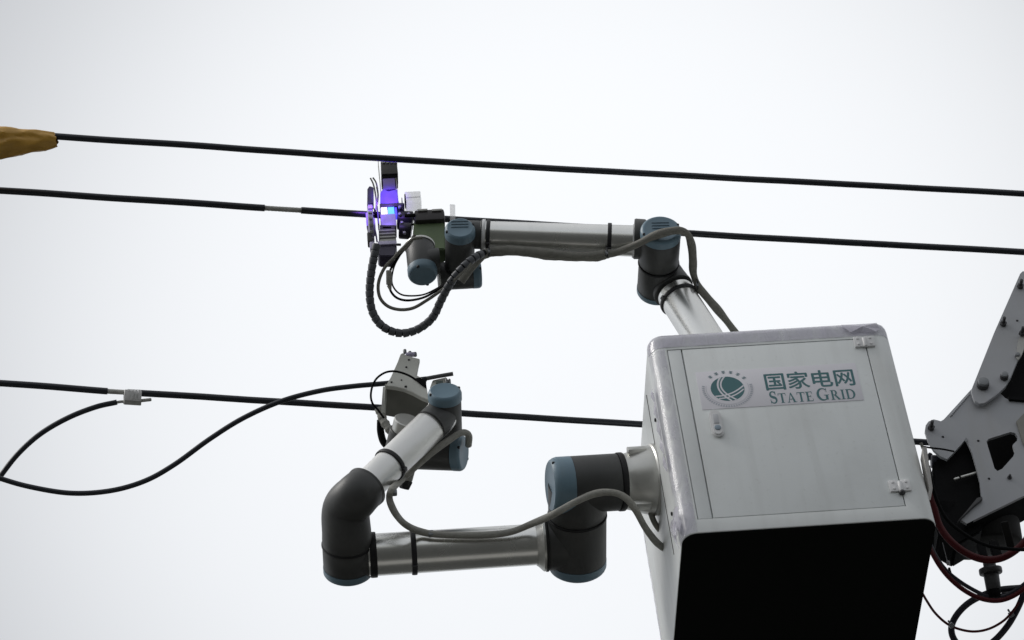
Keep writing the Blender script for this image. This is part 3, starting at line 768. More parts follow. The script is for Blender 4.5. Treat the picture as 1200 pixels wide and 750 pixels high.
cable('insulation', '', '', [(-140, 500, 8.62), (-60, 538, 8.66), (0, 560.5, 8.70), (40, 571.5, 8.70), (85, 578, 8.71), (130, 575, 8.72), (170, 563.5, 8.73), (205, 544, 8.74), (245, 515, 8.75), (285, 490, 8.76), (330, 470, 8.76), (375, 458, 8.76), (415, 452.5, 8.76), (455, 449, 8.76), (500, 444, 8.76)], .0080, M_WIRE, parent=jc)
cable('bare_conductor', '', '', [(495, 444.5, 8.76), (508, 442, 8.76), (522, 439.5, 8.76), (531, 438, 8.76)], .0063, mat('dull dark strands', (.11, .11, .11), .5, metal=.4, var=.4, nscale=90), parent=jc)

# ------------------------------------------------------------------ stripping tool on the upper arm
yt = .235                                     # its front plane
tool = thing('wire_stripping_tool', 'upright stripping tool glowing violet where it grips the middle wire', 'power tool', PY(456, 285, yt+.05))
def pbox(px0, py0, px1, py1, y, dep, m, name, parent, bev=.003, label=None):
    a, c = PY(px0, py0, y), PY(px1, py1, y)
    bb = MB(); bb.box(Vector(((a.x+c.x)/2, a.y+dep/2, (a.z+c.z)/2)), (abs(c.x-a.x), dep, abs(a.z-c.z)), bev=bev)
    return obj(name, bb, m, parent, label=label)
pbox(446, 189, 466.5, 203, yt, .05, M_TBLACK, 'top_block', tool)
for k in range(4):
    pbox(447.5+k*4.8, 186.8, 451.2+k*4.8, 190.5, yt-.004, .045, M_TGREY, 'knurl', tool, bev=.002)
pbox(446.5, 202.6, 466.3, 207.6, yt+.004, .05, M_BLACK, 'top_pad', tool, bev=.002)
pbox(443.5, 188, 447.2, 236, yt+.008, .03, M_TGREY, 'side_plate', tool)
pbox(463.8, 203, 466.9, 242, yt+.006, .03, M_TGREY, 'side_plate', tool, bev=.002)
pbox(448, 208, 464, 221.5, yt+.006, .045, M_VIOLET, 'upper_jaw', tool)
b = MB(); b.prism([PY(445.5, 239, yt), PY(445.5, 226, yt), PY(449, 220.5, yt), PY(455, 224, yt), PY(466, 221, yt), PY(466, 239, yt)], Y*.05, bev=.002); obj('jaw', b, M_VIOLET, tool)
pbox(445, 238.8, 466.4, 241.3, yt-.004, .05, M_TBLACK, 'jaw_edge', tool, bev=.001)
pbox(446, 241.5, 454.2, 250.6, yt-.001, .02, M_LEDW, 'lamp', tool, bev=.001)
pbox(454.4, 242.2, 462.4, 250.4, yt-.001, .02, M_LEDC, 'lamp', tool, bev=.001)
pbox(462.6, 243, 465.6, 252, yt-.001, .02, M_LEDB, 'lamp', tool, bev=.001)
pbox(453.7, 246, 455.1, 251, yt-.004, .004, M_LAV, 'lamp_divider', tool, bev=.0005)
pbox(445.6, 251, 464.8, 264, yt-.004, .055, M_LAV, 'lower_jaw', tool)
b = MB(); b.prism([PY(445, 263.8, yt-.006), PY(462.5, 263.8, yt-.006), PY(462.5, 268.8, yt-.006), PY(445, 268.8, yt-.006)], Y*.03, holes=[[PY(448.5, 265.6, yt-.006), PY(458.5, 265.6, yt-.006), PY(458.5, 267.6, yt-.006), PY(448.5, 267.6, yt-.006)]]); obj('slot_frame', b, M_TBLACK, tool)
pbox(443.6, 268.6, 464.6, 282.5, yt-.006, .06, M_TGREY, 'body_block', tool, bev=.004)
for k in range(3): pbox(444.2, 270.8+k*3.8, 464.0, 271.6+k*3.8, yt-.0068, .003, M_TBLACK, 'groove', tool, bev=.0003)
pbox(442.6, 282.7, 465, 285.4, yt-.010, .06, M_LAV, 'rim', tool, bev=.002)
b = MB(); b.prism([PY(442.8, 285.6, yt-.004), PY(464.4, 285.6, yt-.004), PY(463.4, 297, yt-.004), PY(461, 300, yt-.004), PY(445, 300, yt-.004), PY(442.8, 297, yt-.004)], Y*.05, bev=.003); obj('foot_block', b, mat('deep violet block', (.035, .028, .06), .4), tool)
# guide disc and cables on its left side
dcen = PY(436, 266, yt+.02)
b = MB(); b.lathe(dcen-X*.012, X, [(0, 0), (0, .055), (.003, .060), (.014, .060), (.016, .057), (.016, .03), (.022, .028), (.022, 0)], 36); disc = obj('guide_disc', b, M_LAV, tool)
b = MB()
for k in range(18):
    a = 2*math.pi*k/18; b.box(dcen-X*.004+(Y*math.cos(a)+Z*math.sin(a))*.061, (.012, .008, .008), (X, -Y*math.sin(a)+Z*math.cos(a), Y*math.cos(a)+Z*math.sin(a)), bev=.001)
obj('disc_teeth', b, M_TGREY, disc)
b = MB(); b.prism([PY(430.2, 239.5, yt), PY(430.5, 221, yt), PY(433, 217.5, yt), PY(437.8, 219, yt), PY(437.8, 238, yt)], Y*.03, bev=.002); obj('side_cover', b, mat('dark violet cover', (.07, .055, .13), .4), tool)
pbox(431, 239.6, 437, 243.5, yt-.01, .03, M_LAV, 'clip', tool)
pbox(428.6, 249, 432.8, 258, yt+.0, .04, M_LEDV, 'light_ring', tool, bev=.002)
pbox(432.4, 244, 436.4, 251, yt-.012, .02, M_BLACK, 'clip', tool); pbox(438, 243.8, 441, 250, yt-.012, .02, M_BLACK, 'clip', tool)
pbox(441.2, 241, 444.6, 262, yt-.006, .03, M_VIOLET, 'side_plate', tool, bev=.002)
pbox(430, 272, 436, 282, yt-.01, .03, M_TBLACK, 'clip', tool); pbox(433, 283, 439, 291, yt-.012, .02, M_LAV, 'clip', tool)
zt = zof(PY(440, 240, yt))-.03
for pts in ([(434, 208.5, zt), (437.5, 216, zt), (440, 228, zt), (441, 240, zt), (439, 252, zt)], [(437, 208, zt+.01), (441, 215, zt+.01), (443, 228, zt+.01), (442, 240, zt)], [(432.5, 246, zt), (436, 258, zt), (440, 272, zt), (442, 284, zt)], [(430, 256, zt), (431, 268, zt), (434, 280, zt), (437, 290, zt)], [(441.5, 219, zt), (443, 228, zt), (442.5, 236, zt)]):
    cable('tool_cable', '', '', pts, .0027, M_TGREY, parent=tool, seg=8)
# right side mechanism
pbox(466.6, 236, 470, 262, yt+.005, .03, M_TBLACK, 'side_plate', tool, bev=.002)
pbox(470.4, 231.5, 472.8, 246, yt+.0, .02, M_TBLACK, 'side_plate', tool, bev=.002)
b = MB(); b.cyl(PY(466, 258, yt+.03), PY(484, 259, yt+.03), .030, seg=24); b.cyl(PY(468, 270, yt+.02), PY(482, 271, yt+.02), .026, seg=24); b.cyl(PY(466, 246, yt+.02), PY(474, 246, yt+.02), .022, seg=20)
obj('drive_housing', b, mat('violet black housing', (.020, .017, .030), .4), tool)
for (px, py) in ((468.5, 244), (468.5, 252), (471, 262), (474, 274), (479, 252)):
    b = MB(); q = PY(px, py, yt-.002); b.cyl(q, q-Y*.008, .005, seg=8); obj('screw', b, M_LAV, tool)
b = MB(); q = PY(465, 286.6, yt); b.cyl(q, PY(470, 286.8, yt), .004, seg=8); obj('screw', b, M_BOLT, tool)
wb = PY(484, 236, yt+.02)
b = MB(); b.box(wb, (.050, .04, .050), bev=.003); b.box(wb+Vector((0, -.0215, -.004)), (.044, .003, .003), bev=.0005); obj('sensor_box', b, M_TRANS, tool, label='small white sensor box')
b = MB(); b.box(PY(475, 236, yt-.01), (.004, .03, .035), bev=.001); obj('sensor_plate', b, M_BLACK, tool)
b = MB(); b.prism([PY(x_, y_, .20) for x_, y_ in ((527.2, 239), (533.4, 239.6), (533.8, 268), (527.4, 268))], Y*.006, bev=.001); obj('tag', b, M_TRANS, tool)
# olive bracket with the black connector on top
b = MB(); b.prism([PY(486, 249, yt-.03), PY(521, 249, yt-.03), PY(522, 292, yt-.03), PY(482, 292, yt-.03)], Y*.06, bev=.004); gb = obj('mounting_bracket', b, M_GREEN, tool)
cb = MB(); cz0, cz1 = PY(486, 244.5, yt-.05), PY(521.5, 256.5, yt-.05)
a_, c_ = PY(484.5, 243.5, yt-.05), PY(522, 257, yt-.05)
cb.box(Vector(((a_.x+c_.x)/2, a_.y+.03, (a_.z+c_.z)/2)), (abs(c_.x-a_.x), .055, abs(a_.z-c_.z)*.8), bev=.009); obj('connector', cb, mat('brown black connector', (.022, .018, .018), .4), tool)
for px in (489, 506): pbox(px, 245.0, px+12, 246.2, yt-.0525, .004, M_TGREY, 'connector_slot', tool, bev=.0004)
pbox(474, 250.5, 487, 252.3, yt-.05, .008, M_BLACK, 'connector_lug', tool, bev=.002)
cable('tool_cable', '', '', [(470, 272, zt+.03), (478, 265, zt), (490, 262.5, zt-.03), (505, 265.5, zt-.04), (519, 266, zt-.02)], .0034, M_BLACK, parent=tool, seg=8)
# added spots in front of the tool, throwing its lamps' violet glow on it
for (px, py, e, col, dy) in ((456, 231, 2.6, (.22, .08, 1), -.10), (454, 256, .7, (.3, .15, 1), -.13), (434, 250, 1.0, (.3, .12, 1), -.09)):
    pl = bpy.data.lights.new('tool_glow_spot', 'SPOT'); pl.energy = e; pl.color = col; pl.shadow_soft_size = .02; pl.spot_size = R(64); pl.spot_blend = .8
    po = bpy.data.objects.new('tool_glow_spot', pl); COL.objects.link(po); po.parent = tool; po.location = PY(px, py, yt)+Y*dy-ROOT[tool.name]
    po.rotation_euler = (-Y).to_track_quat('Z', 'Y').to_euler()

# ------------------------------------------------------------------ gripper on the lower arm
zg = 8.70
g0 = P(474, 455, zg)
yg = g0.y-BOX.y
grip = thing('cable_gripper', 'pale grey angled gripper plate holding the end of the long black cable', 'gripper', g0)
G = lambda px, py, dy=0: PY(px, py, yg+dy)
b = MB(); b.prism([G(x, y) for x, y in ((452, 452), (458, 441.7), (461.5, 434), (466, 424), (469.5, 414.6), (472, 413.4), (477, 416.5), (492, 420.4), (490, 430), (488.2, 439.5), (494, 442.5), (499.5, 450), (502.5, 469), (494.5, 465.8), (484, 460), (474, 455.8), (463, 453.2))], Y*.016, bev=.0015)
obj('face_plate', b, M_GRIP, grip)
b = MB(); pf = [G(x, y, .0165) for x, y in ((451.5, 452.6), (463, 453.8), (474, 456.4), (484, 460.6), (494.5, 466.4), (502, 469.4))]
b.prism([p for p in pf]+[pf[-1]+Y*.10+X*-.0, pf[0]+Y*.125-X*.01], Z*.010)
obj('under_plate', b, mat('casting with painted shade', (.20, .20, .175), .55, var=.12), grip)  # same casting as the face plate, underside shade put into its colour
b = MB(); b.prism([G(451.8, 453, .017), G(448.8, 453.2, .03), G(446.2, 488, .05), G(449.5, 489, .06)], Y*.02+X*.004); obj('edge_plate', b, M_GRIP, grip)
for (x, y, r) in ((479.2, 421.8, .0034), (476.2, 430.4, .0034), (458.8, 448, .0034), (475.5, 453.2, .0042), (470.5, 445.5, .0026)):
    b = MB(); q = G(x, y); b.cyl(q-Y*.0016, q+Y*.003, r, bev=.0005, seg=12); obj('screw_hole', b, M_RING, grip)
for (x, y) in ((474.5, 412.8), (480.5, 415), (486.6, 416.2)):
    b = MB(); q = G(x, y, .008); b.cyl(q-Z*.004, q+Z*.010, .0055, seg=10); obj('screw', b, M_PIN, grip)
b = MB(); b.box(G(481, 415.6, .006), (.028, .012, .010), bev=.002); obj('top_clip', b, M_LAV, grip)
b = MB(); b.prism([G(485, 443.5, -.004), G(492, 442.2, -.004), (G(499.5, 447, -.004)), G(499.8, 454.5, -.004), G(495, 451.5, -.004)], Y*.004); obj('slot', b, M_BLACK, grip)
b = MB(); b.prism([G(504, 453.5, .03), G(507, 445.2, .03), G(523, 441.5, .03), G(527, 447.8, .03), G(526, 470, .03), G(506, 470, .03)], Y*.03, bev=.002); obj('jaw', b, M_GRIP, grip)
b = MB(); b.box(G(515, 448.5, .028), (.020, .008, .010), bev=.002); obj('jaw_pad', b, mat('pad grey', (.12, .15, .14), .5), grip)
for x in (523.5, 526.8):
    b = MB(); q = G(x, 446.8, .03); b.cyl(q-Z*.008, q+Z*.008, .004, seg=10); obj('screw', b, M_PIN, grip)
zz = zg-.03
cable('sensor_lead', 'thin dark lead looping from the gripper face down to the wrist', 'cable', [(488, 445.5, zz), (480, 440.5, zz), (470, 436.6, zz), (460, 435, zz), (450, 437.2, zz), (441, 444, zz), (436, 454, zz), (434.6, 465, zz), (437, 473.5, zz), (443, 480.5, zz), (450, 490, zz)], .0032, M_BLACK, seg=8)

# ------------------------------------------------------------------ sleeved cables on the arms
za = zof(fa0)-.055; zb = zof(fa1)-.055
sl1 = thing('sleeved_cable', 'grey sleeved cable strapped under the upper arm and arching over its elbow', 'cable', P(690, 296, za))
pts1 = [(540, 330, zb), (552, 314, zb), (567, 298, zb), (576, 293.8, zb), (595, 293, zb), (625, 295.5, zb), (655, 298.5, za), (680, 300.5, za), (700, 299.5, za), (712, 297.3, za), (722, 296, za), (745, 287, za-.03), (765, 277, za-.06), (783, 271.5, za-.07), (797, 270.2, za-.06), (806, 275, za-.04), (810.5, 288, za), (812, 305, za+.03), (812.5, 320, za+.06), (818, 335, za+.06), (829, 349, za+.06), (841, 363, za+.06), (853, 378, za+.06), (868, 398, za+.06)]
b = MB(); path = spline([P(*p) for p in pts1], 8)
b.tube(path, lambda t: .0118*(1+.10*math.sin(t*37)+.06*math.sin(t*83+1)) * (1.22 if .17 < t < .38 else 1.0), 12); obj('sleeve', b, M_CLOTH, sl1)
for (px, py, zq) in ((573, 294, zb-.004), (711, 296, za-.004), (817, 333, za+.05)):
    q = MB(); q.box(P(px, py, zq-.012), (.008, .008, .012), bev=.002); obj('tie_knot', q, M_PIN, sl1)
    q = MB(); q.tube([P(px, py, zq)+(Y*math.cos(a*.5)+Z*math.sin(a*.5))*.0145 for a in range(13)], .0022, 6); obj('cable_tie', q, M_STRAP, sl1)
# second strand twisted along the tube
cable('cable_strand', '', '', [(566, 301, zb+.01), (580, 297.5, zb+.01), (610, 297, zb+.01), (640, 301.5, zb+.01), (670, 303, za+.01), (700, 303.2, za+.01), (714, 299, za+.01)], .008, M_CLOTH, parent=sl1, wob=.08)

zj = zof(J)-.11
sl2 = thing('sleeved_cable', 'grey sleeved cable running along the lower arm and over its shoulder', 'cable', P(560, 620, zj))
zf = zof(q0)-.06
pts2 = [(528, 541, zof(wc)-.09), (524, 535, zof(wc)-.10), (536, 520, zof(wc)-.10), (545, 508, zof(wc)-.09), (547.5, 507, zof(wc)-.07)]
pts2 = [(549, 522, zof(wc)-.03), (549, 510, zof(wc)-.06), (541, 507, zof(wc)-.08), (526, 516, zof(wc)-.10), (506, 530.5, zof(wc)-.12), (485, 549, zof(wc)-.14), (470, 562.5, zof(wc)-.15), (459.5, 573, zf), (456.3, 582, zf), (458.5, 592, zf), (465, 604, zf), (475, 614.5, zf), (490, 622, zt2-.09), (510, 626.2, zt2-.09), (540, 627.3, zt2-.09), (575, 626.5, zt2-.09), (600, 623, zt2-.09), (625, 613, zt2-.10), (648, 603, zj-.02), (670, 590.5, zj-.01), (690, 581, zj), (706, 577, zj), (722, 578, zj), (735, 585, zj), (745, 598, zj), (756, 618, zj+.03), (768, 634, zj+.06), (777, 642, zj+.10)]
b = MB(); path = spline([P(*p) for p in pts2], 8)
b.tube(path, lambda t: .0100*(1+.05*math.sin(t*60)), 12); obj('sleeve', b, M_LGCLOTH, sl2)
b = MB(); b.tube([p for p in path[-7:]]+[P(778, 648, zj+.1)], lambda t: .0105*(1-.8*t), 10); obj('sleeve_end', b, M_RING, sl2)
for px, py, zq in ((462, 577, zf-.005), (505, 625.5, zt2-.09)):
    q = MB(); q.box(P(px, py, zq), (.016, .016, .018), bev=.004); obj('tie_knot', q, M_PIN, sl2)
cable('sleeved_cable', 'short thin cable behind the lower arm base, ending in the cabinet side', 'cable', [(757, 560, zof(B0)-.05), (760, 585, zof(B0)-.05), (763, 602, zof(B0)-.03), (768, 614, zof(B0)-.0), (774, 622, zof(B0)+.03)], .0085, M_CLOTH)
cable('wrapped_cable', 'pale taped cable bundle beside the wrist of the lower arm', 'cable', [(444, 479, 8.72), (449, 492, 8.70), (456, 503, 8.68), (466, 513, 8.68), (474, 520, 8.70)], .0125, M_LGCLOTH, wob=.10)
cable('wrapped_cable', 'dark cable hanging at the left of the lower arm wrist', 'cable', [(446, 492, 8.77), (446, 505, 8.77), (449, 517, 8.76), (455, 524, 8.75)], .011, M_BLACK)

# ribbed hose from the tool to the forearm
zr = zof(w1)-.05
hz = thing('ribbed_hose', 'dark ribbed hose hanging in a deep loop below the upper arm wrist', 'hose', P(470, 391, zr))
hpts = [(441.5, 286, zr+.06), (438.5, 300, zr+.05), (435, 320, zr+.04), (433.2, 342, zr+.03), (435.5, 362, zr+.02), (443, 377, zr+.01), (455, 386.5, zr), (470, 390.5, zr), (486, 387.5, zr), (500, 379, zr-.01), (509, 369, zr-.02), (516, 354, zr-.03), (523, 340, zr-.04), (531, 327, zr-.05), (543, 313, zr-.05), (556, 302, zr-.03), (568, 296, zr)]
path = spline([P(*p) for p in hpts], 14)
b = MB(); b.tube(path, .0088, 14); obj('hose_core', b, M_BLACK, hz)
# equal steps along the path
cum = [0]
for a, c in zip(path, path[1:]): cum.append(cum[-1]+(c-a).length)
def along(s):
    s = max(0, min(cum[-1], s)); i = 0
    while i < len(cum)-2 and cum[i+1] < s: i += 1
    t = (s-cum[i])/max(1e-9, cum[i+1]-cum[i]); return path[i].lerp(path[i+1], t), (path[i+1]-path[i]).normalized()
seglen = .0205
b = MB(); b.lathe(Vector((0, 0, 0)), Z, [(-.0095, .0088), (-.0095, .0125), (-.007, .0130), (.006, .0118), (.0090, .0112), (.0090, .0088)], 18)
b.bm.normal_update(); proto = None
k = 0; s = seglen*.6
while s < cum[-1]-.004:
    p, d = along(s)
    if proto is None:
        proto = obj('hose_segment', b, M_HOSE, None); proto.parent = hz; o = proto
    else:
        o = proto.copy(); COL.objects.link(o); o.parent = hz
    o.location = p-ROOT[hz.name]; o.rotation_mode = 'QUATERNION'; o.rotation_quaternion = d.to_track_quat('Z', 'Y')
    s += seglen; k += 1
zl = zr+.03
G3 = 'thin cables looping below the upper wrist'
cable('loop_cable', 'outermost thin grey cable of the loops under the upper wrist', 'cable', [(486, 275, zl), (478, 288, zl), (462, 302, zl), (450, 315, zl), (443.5, 332, zl), (445, 348, zl), (454, 358.5, zl), (468, 362.8, zl), (484, 361, zl), (500, 352, zl-.02), (516, 341, zl-.06), (535, 326, zl-.09), (552, 309, zl-.08)], .0050, M_CLOTH, G3)
cable('loop_cable', 'middle thin dark cable of the loops under the upper wrist, with a plug', 'cable', [(474, 292, zl), (464, 305, zl), (457, 318, zl), (455.5, 332, zl), (459, 343, zl), (467, 350, zl), (480, 352, zl), (498, 348, zl-.03), (515, 338, zl-.06), (530, 328, zl-.09)], .0036, M_BLACK, G3)
cable('loop_cable', 'innermost thin dark cable of the loops under the upper wrist', 'cable', [(470, 297, zl+.01), (462, 312, zl+.01), (459, 328, zl+.01), (462, 338, zl+.01), (470, 345, zl+.01), (482, 346.7, zl+.01), (497, 345, zl-.02), (512, 338, zl-.05), (526, 329, zl-.08)], .0026, M_BLACK, G3)
cable('loop_cable', 'thin grey cable tight under the olive bracket', 'cable', [(463, 300, zl-.01), (472, 291, zl-.02), (480, 283, zl-.05), (486, 279.5, zl-.06), (495, 278.5, zl-.06)], .0048, M_CLOTH, G3)
b = MB(); b.cyl(P(455.6, 316.5, zl-.01), P(456, 334, zl-.01), .0082, .0088, seg=12); b.cyl(P(456, 334, zl-.01), P(457.6, 340, zl-.01), .0075, .004, seg=12)
obj('cable_plug', b, M_LGCLOTH, label='small grey barrel plug in the thin cable loop below the upper wrist', cat='plug', loc=P(455.6, 326, zl))

# ------------------------------------------------------------------ lifting boom at the right
yp = .36
boom = thing('lifting_boom', 'grey bolted plates of the lifting boom at the right edge behind the cabinet', 'boom', PY(1140, 600, yp))
Q = lambda px, py, dy=0: PY(px, py, yp+dy)
hole = [(1156, 517.5), (1158.5, 514.2), (1184, 506.2), (1189.5, 507.3), (1192.6, 511.5), (1192.2, 516), (1187, 521), (1187.6, 524), (1189.3, 529), (1187.6, 534.5), (1174.6, 549.2), (1169, 552), (1165.5, 549)]
lp = [(1083.8, 505), (1084.8, 498.5), (1088, 494), (1094, 491.4), (1098.5, 492.4), (1102.5, 493.6), (1106, 491.5), (1112, 485), (1137, 457.5), (1150, 446), (1166, 455), (1178, 466.5), (1184, 469), (1330, 479), (1330, 512), (1200, 580.8), (1133, 613.5), (1126, 609), (1142, 593), (1150, 582), (1148, 564), (1145, 551), (1139, 530), (1132, 514), (1127, 520), (1118, 530), (1110, 538), (1102, 534.5), (1094, 527), (1087.5, 516)]
b = MB(); b.prism([Q(*p) for p in lp], Y*.010, holes=[[Q(*p) for p in hole]]); obj('lower_plate', b, M_PLATE, boom, ang=30)
b = MB(); b.prism([Q(*p, .13) for p in [lp[7], lp[8], (1250, 360), (1330, 360), (1330, 512), (1200, 580), (1133, 613)]+[(1134, 600), (1112, 560), (1108, 500)]], Y*.010); obj('rear_plate', b, M_BLACK, boom)
b = MB(); e0, e1 = Q(1133, 614.2, .002), Q(1330, 512.6, .002)
b.prism([e0, e1, e1+Y*.13, e0+Y*.13], Z*.008); obj('bottom_plate', b, M_BLACK, boom)
up = [(1195.5, 320.5), (1198.5, 317.5), (1202, 317.5), (1300, 317.5), (1300, 330), (1222, 365), (1200.5, 407), (1193, 422), (1184.3, 443), (1178, 453.4), (1170, 461), (1162.5, 466.6), (1154, 472.4), (1148, 473.2), (1142.5, 470), (1139.5, 463), (1138.6, 456), (1165, 389.8)]
b = MB(); b.prism([Q(*p, -.022) for p in up], Y*.012, bev=.0012); obj('upper_plate', b, M_PLATE, boom, ang=30)
b = MB(); b.prism([Q(*p, .035) for p in ((1178, 468), (1186, 446), (1200, 412), (1330, 330), (1330, 480), (1215, 480))], Y*.05); obj('inner_housing', b, M_BLACK, boom)
b = MB(); b.prism([Q(*p, .006) for p in ((1181, 468.5), (1240, 472), (1240, 476), (1182, 472))], -Y*.016); obj('spacer', b, M_BLACK, boom)
b = MB(); b.prism([Q(*p, -.008) for p in ((1191, 493.5), (1200, 484), (1290, 430), (1290, 520), (1202, 522), (1199, 519))], Y*.007, bev=.001); obj('cover_plate', b, mat('beige grey cover', (.22, .215, .19), .5), boom)
b = MB(); b.prism([Q(*p, -.030) for p in ((1193.5, 398), (1197, 391), (1204, 390), (1203, 402), (1197.5, 416), (1194, 421), (1190.6, 417))], Y*.007, bev=.001); obj('lug', b, mat('pale lug', (.42, .42, .40), .5), boom)
# bolts, pins and drilled holes
def stud(px, py, r, h, dy=-.0225, m=M_BOLT, name='bolt'):
    bb = MB(); q = Q(px, py, dy); bb.cyl(q, q-Y*h*.35, r, seg=6 if name == 'bolt' else 28, bev=.002); st_ = q-Y*h*.35
    if name == 'bolt': bb.cyl(st_, q-Y*h, r*.5, bev=.001, seg=12)
    return obj(name, bb, m, boom)
for p in ((1195.5, 336.5), (1175.5, 380.5), (1197.5, 392)): stud(*p, .0105, .032, m=M_BOLT, dy=-.0225 if p[0] < 1197 else -.031)
stud(1091, 502.5, .0105, .034, dy=-.0005)
bb = MB(); q = Q(1151.5, 452.5, -.0225); bb.cyl(q, q-Y*.014, .0185, bev=.002, seg=28); obj('pin_collar', bb, M_BOLT, boom)
bb = MB(); bb.cyl(q-Y*.013, q-Y*.024, .0165, bev=.003, seg=28); obj('pin', bb, M_PIN, boom)
bb = MB(); q = Q(1176.5, 443, -.0225); bb.cyl(q, q-Y*.012, .0125, bev=.002, seg=28); obj('pin_collar', bb, M_BOLT, boom)
bb = MB(); bb.cyl(q-Y*.011, q-Y*.020, .011, bev=.003, seg=28); obj('pin', bb, M_PIN, boom)
bb = MB(); q = Q(1192, 417.5, -.023); bb.cyl(q, q-Y*.012, .008, seg=20); obj('pin', bb, M_PIN, boom)
for (px, py, dy) in ((1192, 375.8, -.0222), (1114.4, 487.2, -.0002), (1105, 512, -.0002), (1146.4, 516.6, -.0002), (1159, 561, -.0002)):
    bb = MB(); q = Q(px, py, dy); bb.cyl(q-Y*.0012, q+Y*.003, .0038, bev=.0004, seg=14); obj('drilled_hole', bb, M_RING, boom)
bb = MB(); bb.prism([Q(*p, -.004) for p in ((1130.2, 516), (1132, 512.5), (1134, 515), (1132.5, 518))], Y*.003); obj('weld_bead', bb, M_PIN, boom)
bb = MB(); bb.prism([Q(*p, -.012) for p in ((1150.5, 582), (1151.5, 584), (1141, 592.5), (1126, 607), (1122, 611), (1134, 597), (1145, 583.5))], Y*.012); obj('gusset', bb, mat('dull gusset', (.06, .06, .062), .6), boom)
for pa, pb in (((1113, 486.5), (1136, 460)),):
    bb = MB(); n_ = 16
    for k in range(n_):
        q = Q(pa[0]+(pb[0]-pa[0])*k/n_+(.8 if pa[1] < 500 else 0), pa[1]+(pb[1]-pa[1])*k/n_+(1.2 if pa[1] < 500 else -1.4), 0); bb.cyl(q+Y*.004, q-Y*.0035, .0045, .003, bev=.001, seg=8)
    obj('weld_seam', bb, M_PLATE, boom)
for (px, py) in ((1206, 505), (1183, 560)): stud(px, py, .0075, .014, dy=-.0005)
# dark actuator between cabinet and plates
b = MB(); b.prism([Q(*p, .03) for p in ((1093, 545), (1096, 537), (1111, 536), (1121, 528), (1132, 512), (1150, 520), (1160, 585), (1150, 622), (1120, 640), (1100, 628), (1094, 600))], Y*.10, bev=.006); obj('actuator_housing', b, M_BLACK, boom)
b = MB(); b.cyl(Q(1091, 541, .05), Q(1112, 541, .05), .020, seg=24); b.cyl(Q(1087, 534, .06), Q(1091, 536, .06), .012, seg=16); obj('actuator_end', b, M_NAVY, boom)
b = MB(); b.cyl(Q(1118, 562, .015), Q(1124, 560, .015), .0042, seg=12); b.cyl(Q(1126, 559.4, .015), Q(1146, 553.5, .015), .0042, seg=12); obj('piston_rod', b, M_ALUP, boom)
# rotary drum under the boom
dax = V(.10, -.80, -.35)
dc0 = P(1149, 620, zof(Q(1150, 606))+.17)
b = MB(); b.cyl(dc0-dax*.03, dc0+dax*.058, .116, .114, bev=.01, seg=48); obj('rotary_drum', b, M_DGREY, boom)
b = MB(); b.cyl(P(1108, 590, zof(Q(1108, 590))+.06), P(1112, 642, zof(Q(1108, 590))-.0), .030, seg=20); b.cyl(P(1096, 610, zof(Q(1108, 590))+.04), P(1100, 640, zof(Q(1108, 590))+.04), .018, seg=16); obj('drum_mount', b, M_BLACK, boom)
b = MB(); b.box(P(1181, 628, zof(Q(1180, 628))), (.022, .012, .085), (V(.95, .2, 0), V(0, 0, 1), V(-.25, .95, -.1)), bev=.002); hg = obj('hanger_bar', b, M_DGREY, boom)
# swivel fitting below the drum
zs_ = zof(Q(1160, 665))+.03
b = MB(); fa = V(.10, -.93, -.36); f0 = P(1158, 652, zs_)
b.cyl(f0, f0+fa*.06, .018, seg=20); b.cyl(f0+fa*.035, f0+fa*.052, .033, seg=28); b.cyl(f0+fa*.05, f0+fa*.10, .022, .021, seg=24); obj('swivel_fitting', b, mat('worn grey fitting', (.05, .05, .052), .4, metal=.4), boom)
b = MB(); b.cyl(f0+fa*.099, f0+fa*.122, .020, .017, seg=20); obj('swivel_nut', b, M_BLACK, boom)
b = MB(); b.box(f0-fa*.015-X*.015, (.022, .02, .05), bev=.003); b.box(f0-fa*.015+X*.024, (.026, .02, .06), bev=.003); obj('swivel_bracket', b, M_BLACK, boom)

# ------------------------------------------------------------------ hoses hanging at the right
zh = zs_-.03
GH = 'hydraulic hoses hanging under the boom'
cable('hydraulic_hose', 'thick dark red hose bending round the bottom of the drum', 'hose', [(1090, 572, zh+.05), (1094, 592, zh+.02), (1101, 616, zh), (1114, 634, zh-.02), (1132, 648, zh-.03), (1152, 655.5, zh-.04), (1172, 654.5, zh-.04), (1190, 645, zh-.03), (1206, 628, zh-.02), (1225, 595, zh)], .0105, M_RED, GH)
cable('hydraulic_hose', 'thin black hose crossing the drum to the right edge', 'hose', [(1088, 546, zh-.03), (1094, 575, zh-.05), (1100, 592, zh-.06), (1109, 608, zh-.07), (1122, 620, zh-.07), (1140, 632, zh-.07), (1160, 640, zh-.07), (1185, 643.4, zh-.06), (1210, 643.8, zh-.05), (1250, 640, zh-.05)], .0052, M_BLACK, GH)
cable('hydraulic_hose', 'dark red hose in the middle sag below the swivel fitting', 'hose', [(1085, 632, zh+.04), (1094, 651, zh), (1104, 667, zh-.02), (1116, 680.5, zh-.03), (1132, 693, zh-.04), (1150, 701.5, zh-.04), (1168, 704, zh-.04), (1184, 700, zh-.04), (1200, 690, zh-.04), (1230, 665, zh-.03)], .0068, M_RED, GH)
cable('hydraulic_hose', 'black hose lying just above the sagging red one', 'hose', [(1086, 628, zh+.05), (1096, 650, zh+.02), (1108, 667.5, zh), (1124, 681, zh), (1142, 692, zh), (1156, 698, zh-.01), (1170, 699.5, zh-.01), (1186, 694, zh), (1205, 680, zh), (1230, 650, zh)], .0058, M_NAVY, GH)
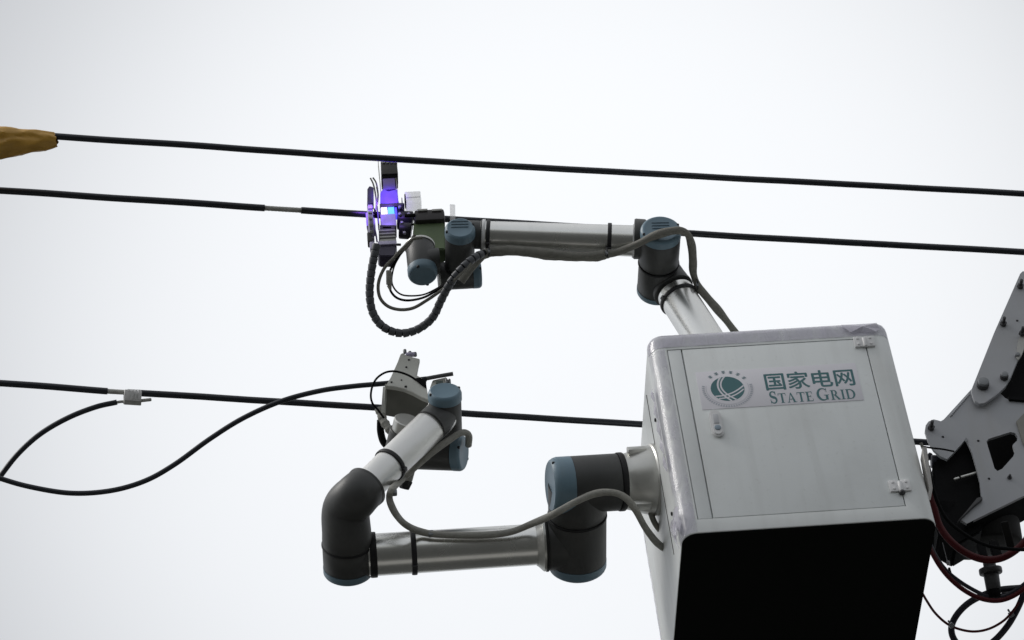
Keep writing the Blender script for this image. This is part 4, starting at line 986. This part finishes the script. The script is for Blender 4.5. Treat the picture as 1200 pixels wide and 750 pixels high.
cable('hydraulic_hose', 'thick blue black hose making the big round loop at the lower right', 'hose', [(1260, 683, zh+.04), (1225, 687, zh+.03), (1196, 689, zh+.02), (1172, 691.2, zh+.02), (1152, 697.5, zh+.02), (1134, 707.5, zh+.02), (1121, 721, zh+.02), (1115, 735, zh+.02), (1118, 749, zh+.02), (1130, 761, zh+.02), (1148, 762, zh+.02), (1166, 750, zh+.01), (1181, 733, zh), (1192, 714, zh), (1201, 693, zh), (1214, 660, zh)], .0095, M_NAVY, GH)
cable('hydraulic_hose', 'thinnest dark red hose, lowest of the sagging ones', 'hose', [(1078, 690, zh+.05), (1086, 704, zh+.02), (1096, 718.5, zh), (1110, 731, zh-.01), (1126, 737.8, zh-.02), (1143, 740, zh-.02), (1160, 736.5, zh-.02), (1176, 727.5, zh-.02), (1187, 716, zh-.02), (1194, 706, zh-.01)], .0036, M_RED, GH)
cable('hydraulic_hose', 'short black hose dropping from the swivel fitting into the loop', 'hose', [(1167, 684, zs_), (1169, 692, zs_), (1170, 699, zs_), (1185, 692, zs_+.01), (1205, 685, zs_+.02)], .006, M_NAVY, GH)
for (px, py, lab) in ((1115, 733, 'small grey clip tying thin red hose to the loop at its left'), (1185, 720, 'small grey clip tying thin red hose to the loop at its right')):
    b = MB(); b.box(P(px, py, zh-.01), (.014, .02, .014), (V(.8, .5, 0), V(0, 0, 1), V(-.5, .8, 0)), bev=.003); b.cyl(P(px-2, py-3, zh-.01), P(px-4, py-6, zh-.01), .003, seg=8)
    obj('hose_clip', b, M_PIN, label=lab, cat='clip', group='hose clips', loc=P(px, py, zh-.01))
rp = thing('steel_rope', 'very thin steel safety rope with a crimp beside the cabinet', 'rope', P(1109, 655, zh))
cable('rope', '', '', [(1104.5, 636, zh), (1108, 650, zh), (1111, 661, zh)], .0009, M_STEEL, parent=rp, seg=6)
b = MB(); b.cyl(P(1110.6, 657, zh), P(1111.6, 662.5, zh), .0048, seg=10); obj('crimp', b, M_STEEL, rp)
b = MB(); b.cyl(P(1112, 665, zh), P(1114, 672, zh), .0035, seg=10); obj('hook', b, M_BLACK, rp)
cable('wiring_lead', 'thin brown lead running down the right rear edge of the cabinet', 'cable', [(1079, 519, zh-.06), (1083, 530, zh-.07), (1084, 545, zh-.07), (1083, 556, zh-.06)], .0045, M_CLOTH)
cable('wiring_lead', 'thin black lead bridging the gap to the boom plate', 'cable', [(1080, 523, zh-.03), (1092, 525, zh-.05), (1104, 526.3, zh-.06), (1118, 529, zh-.05)], .0026, M_BLACK)
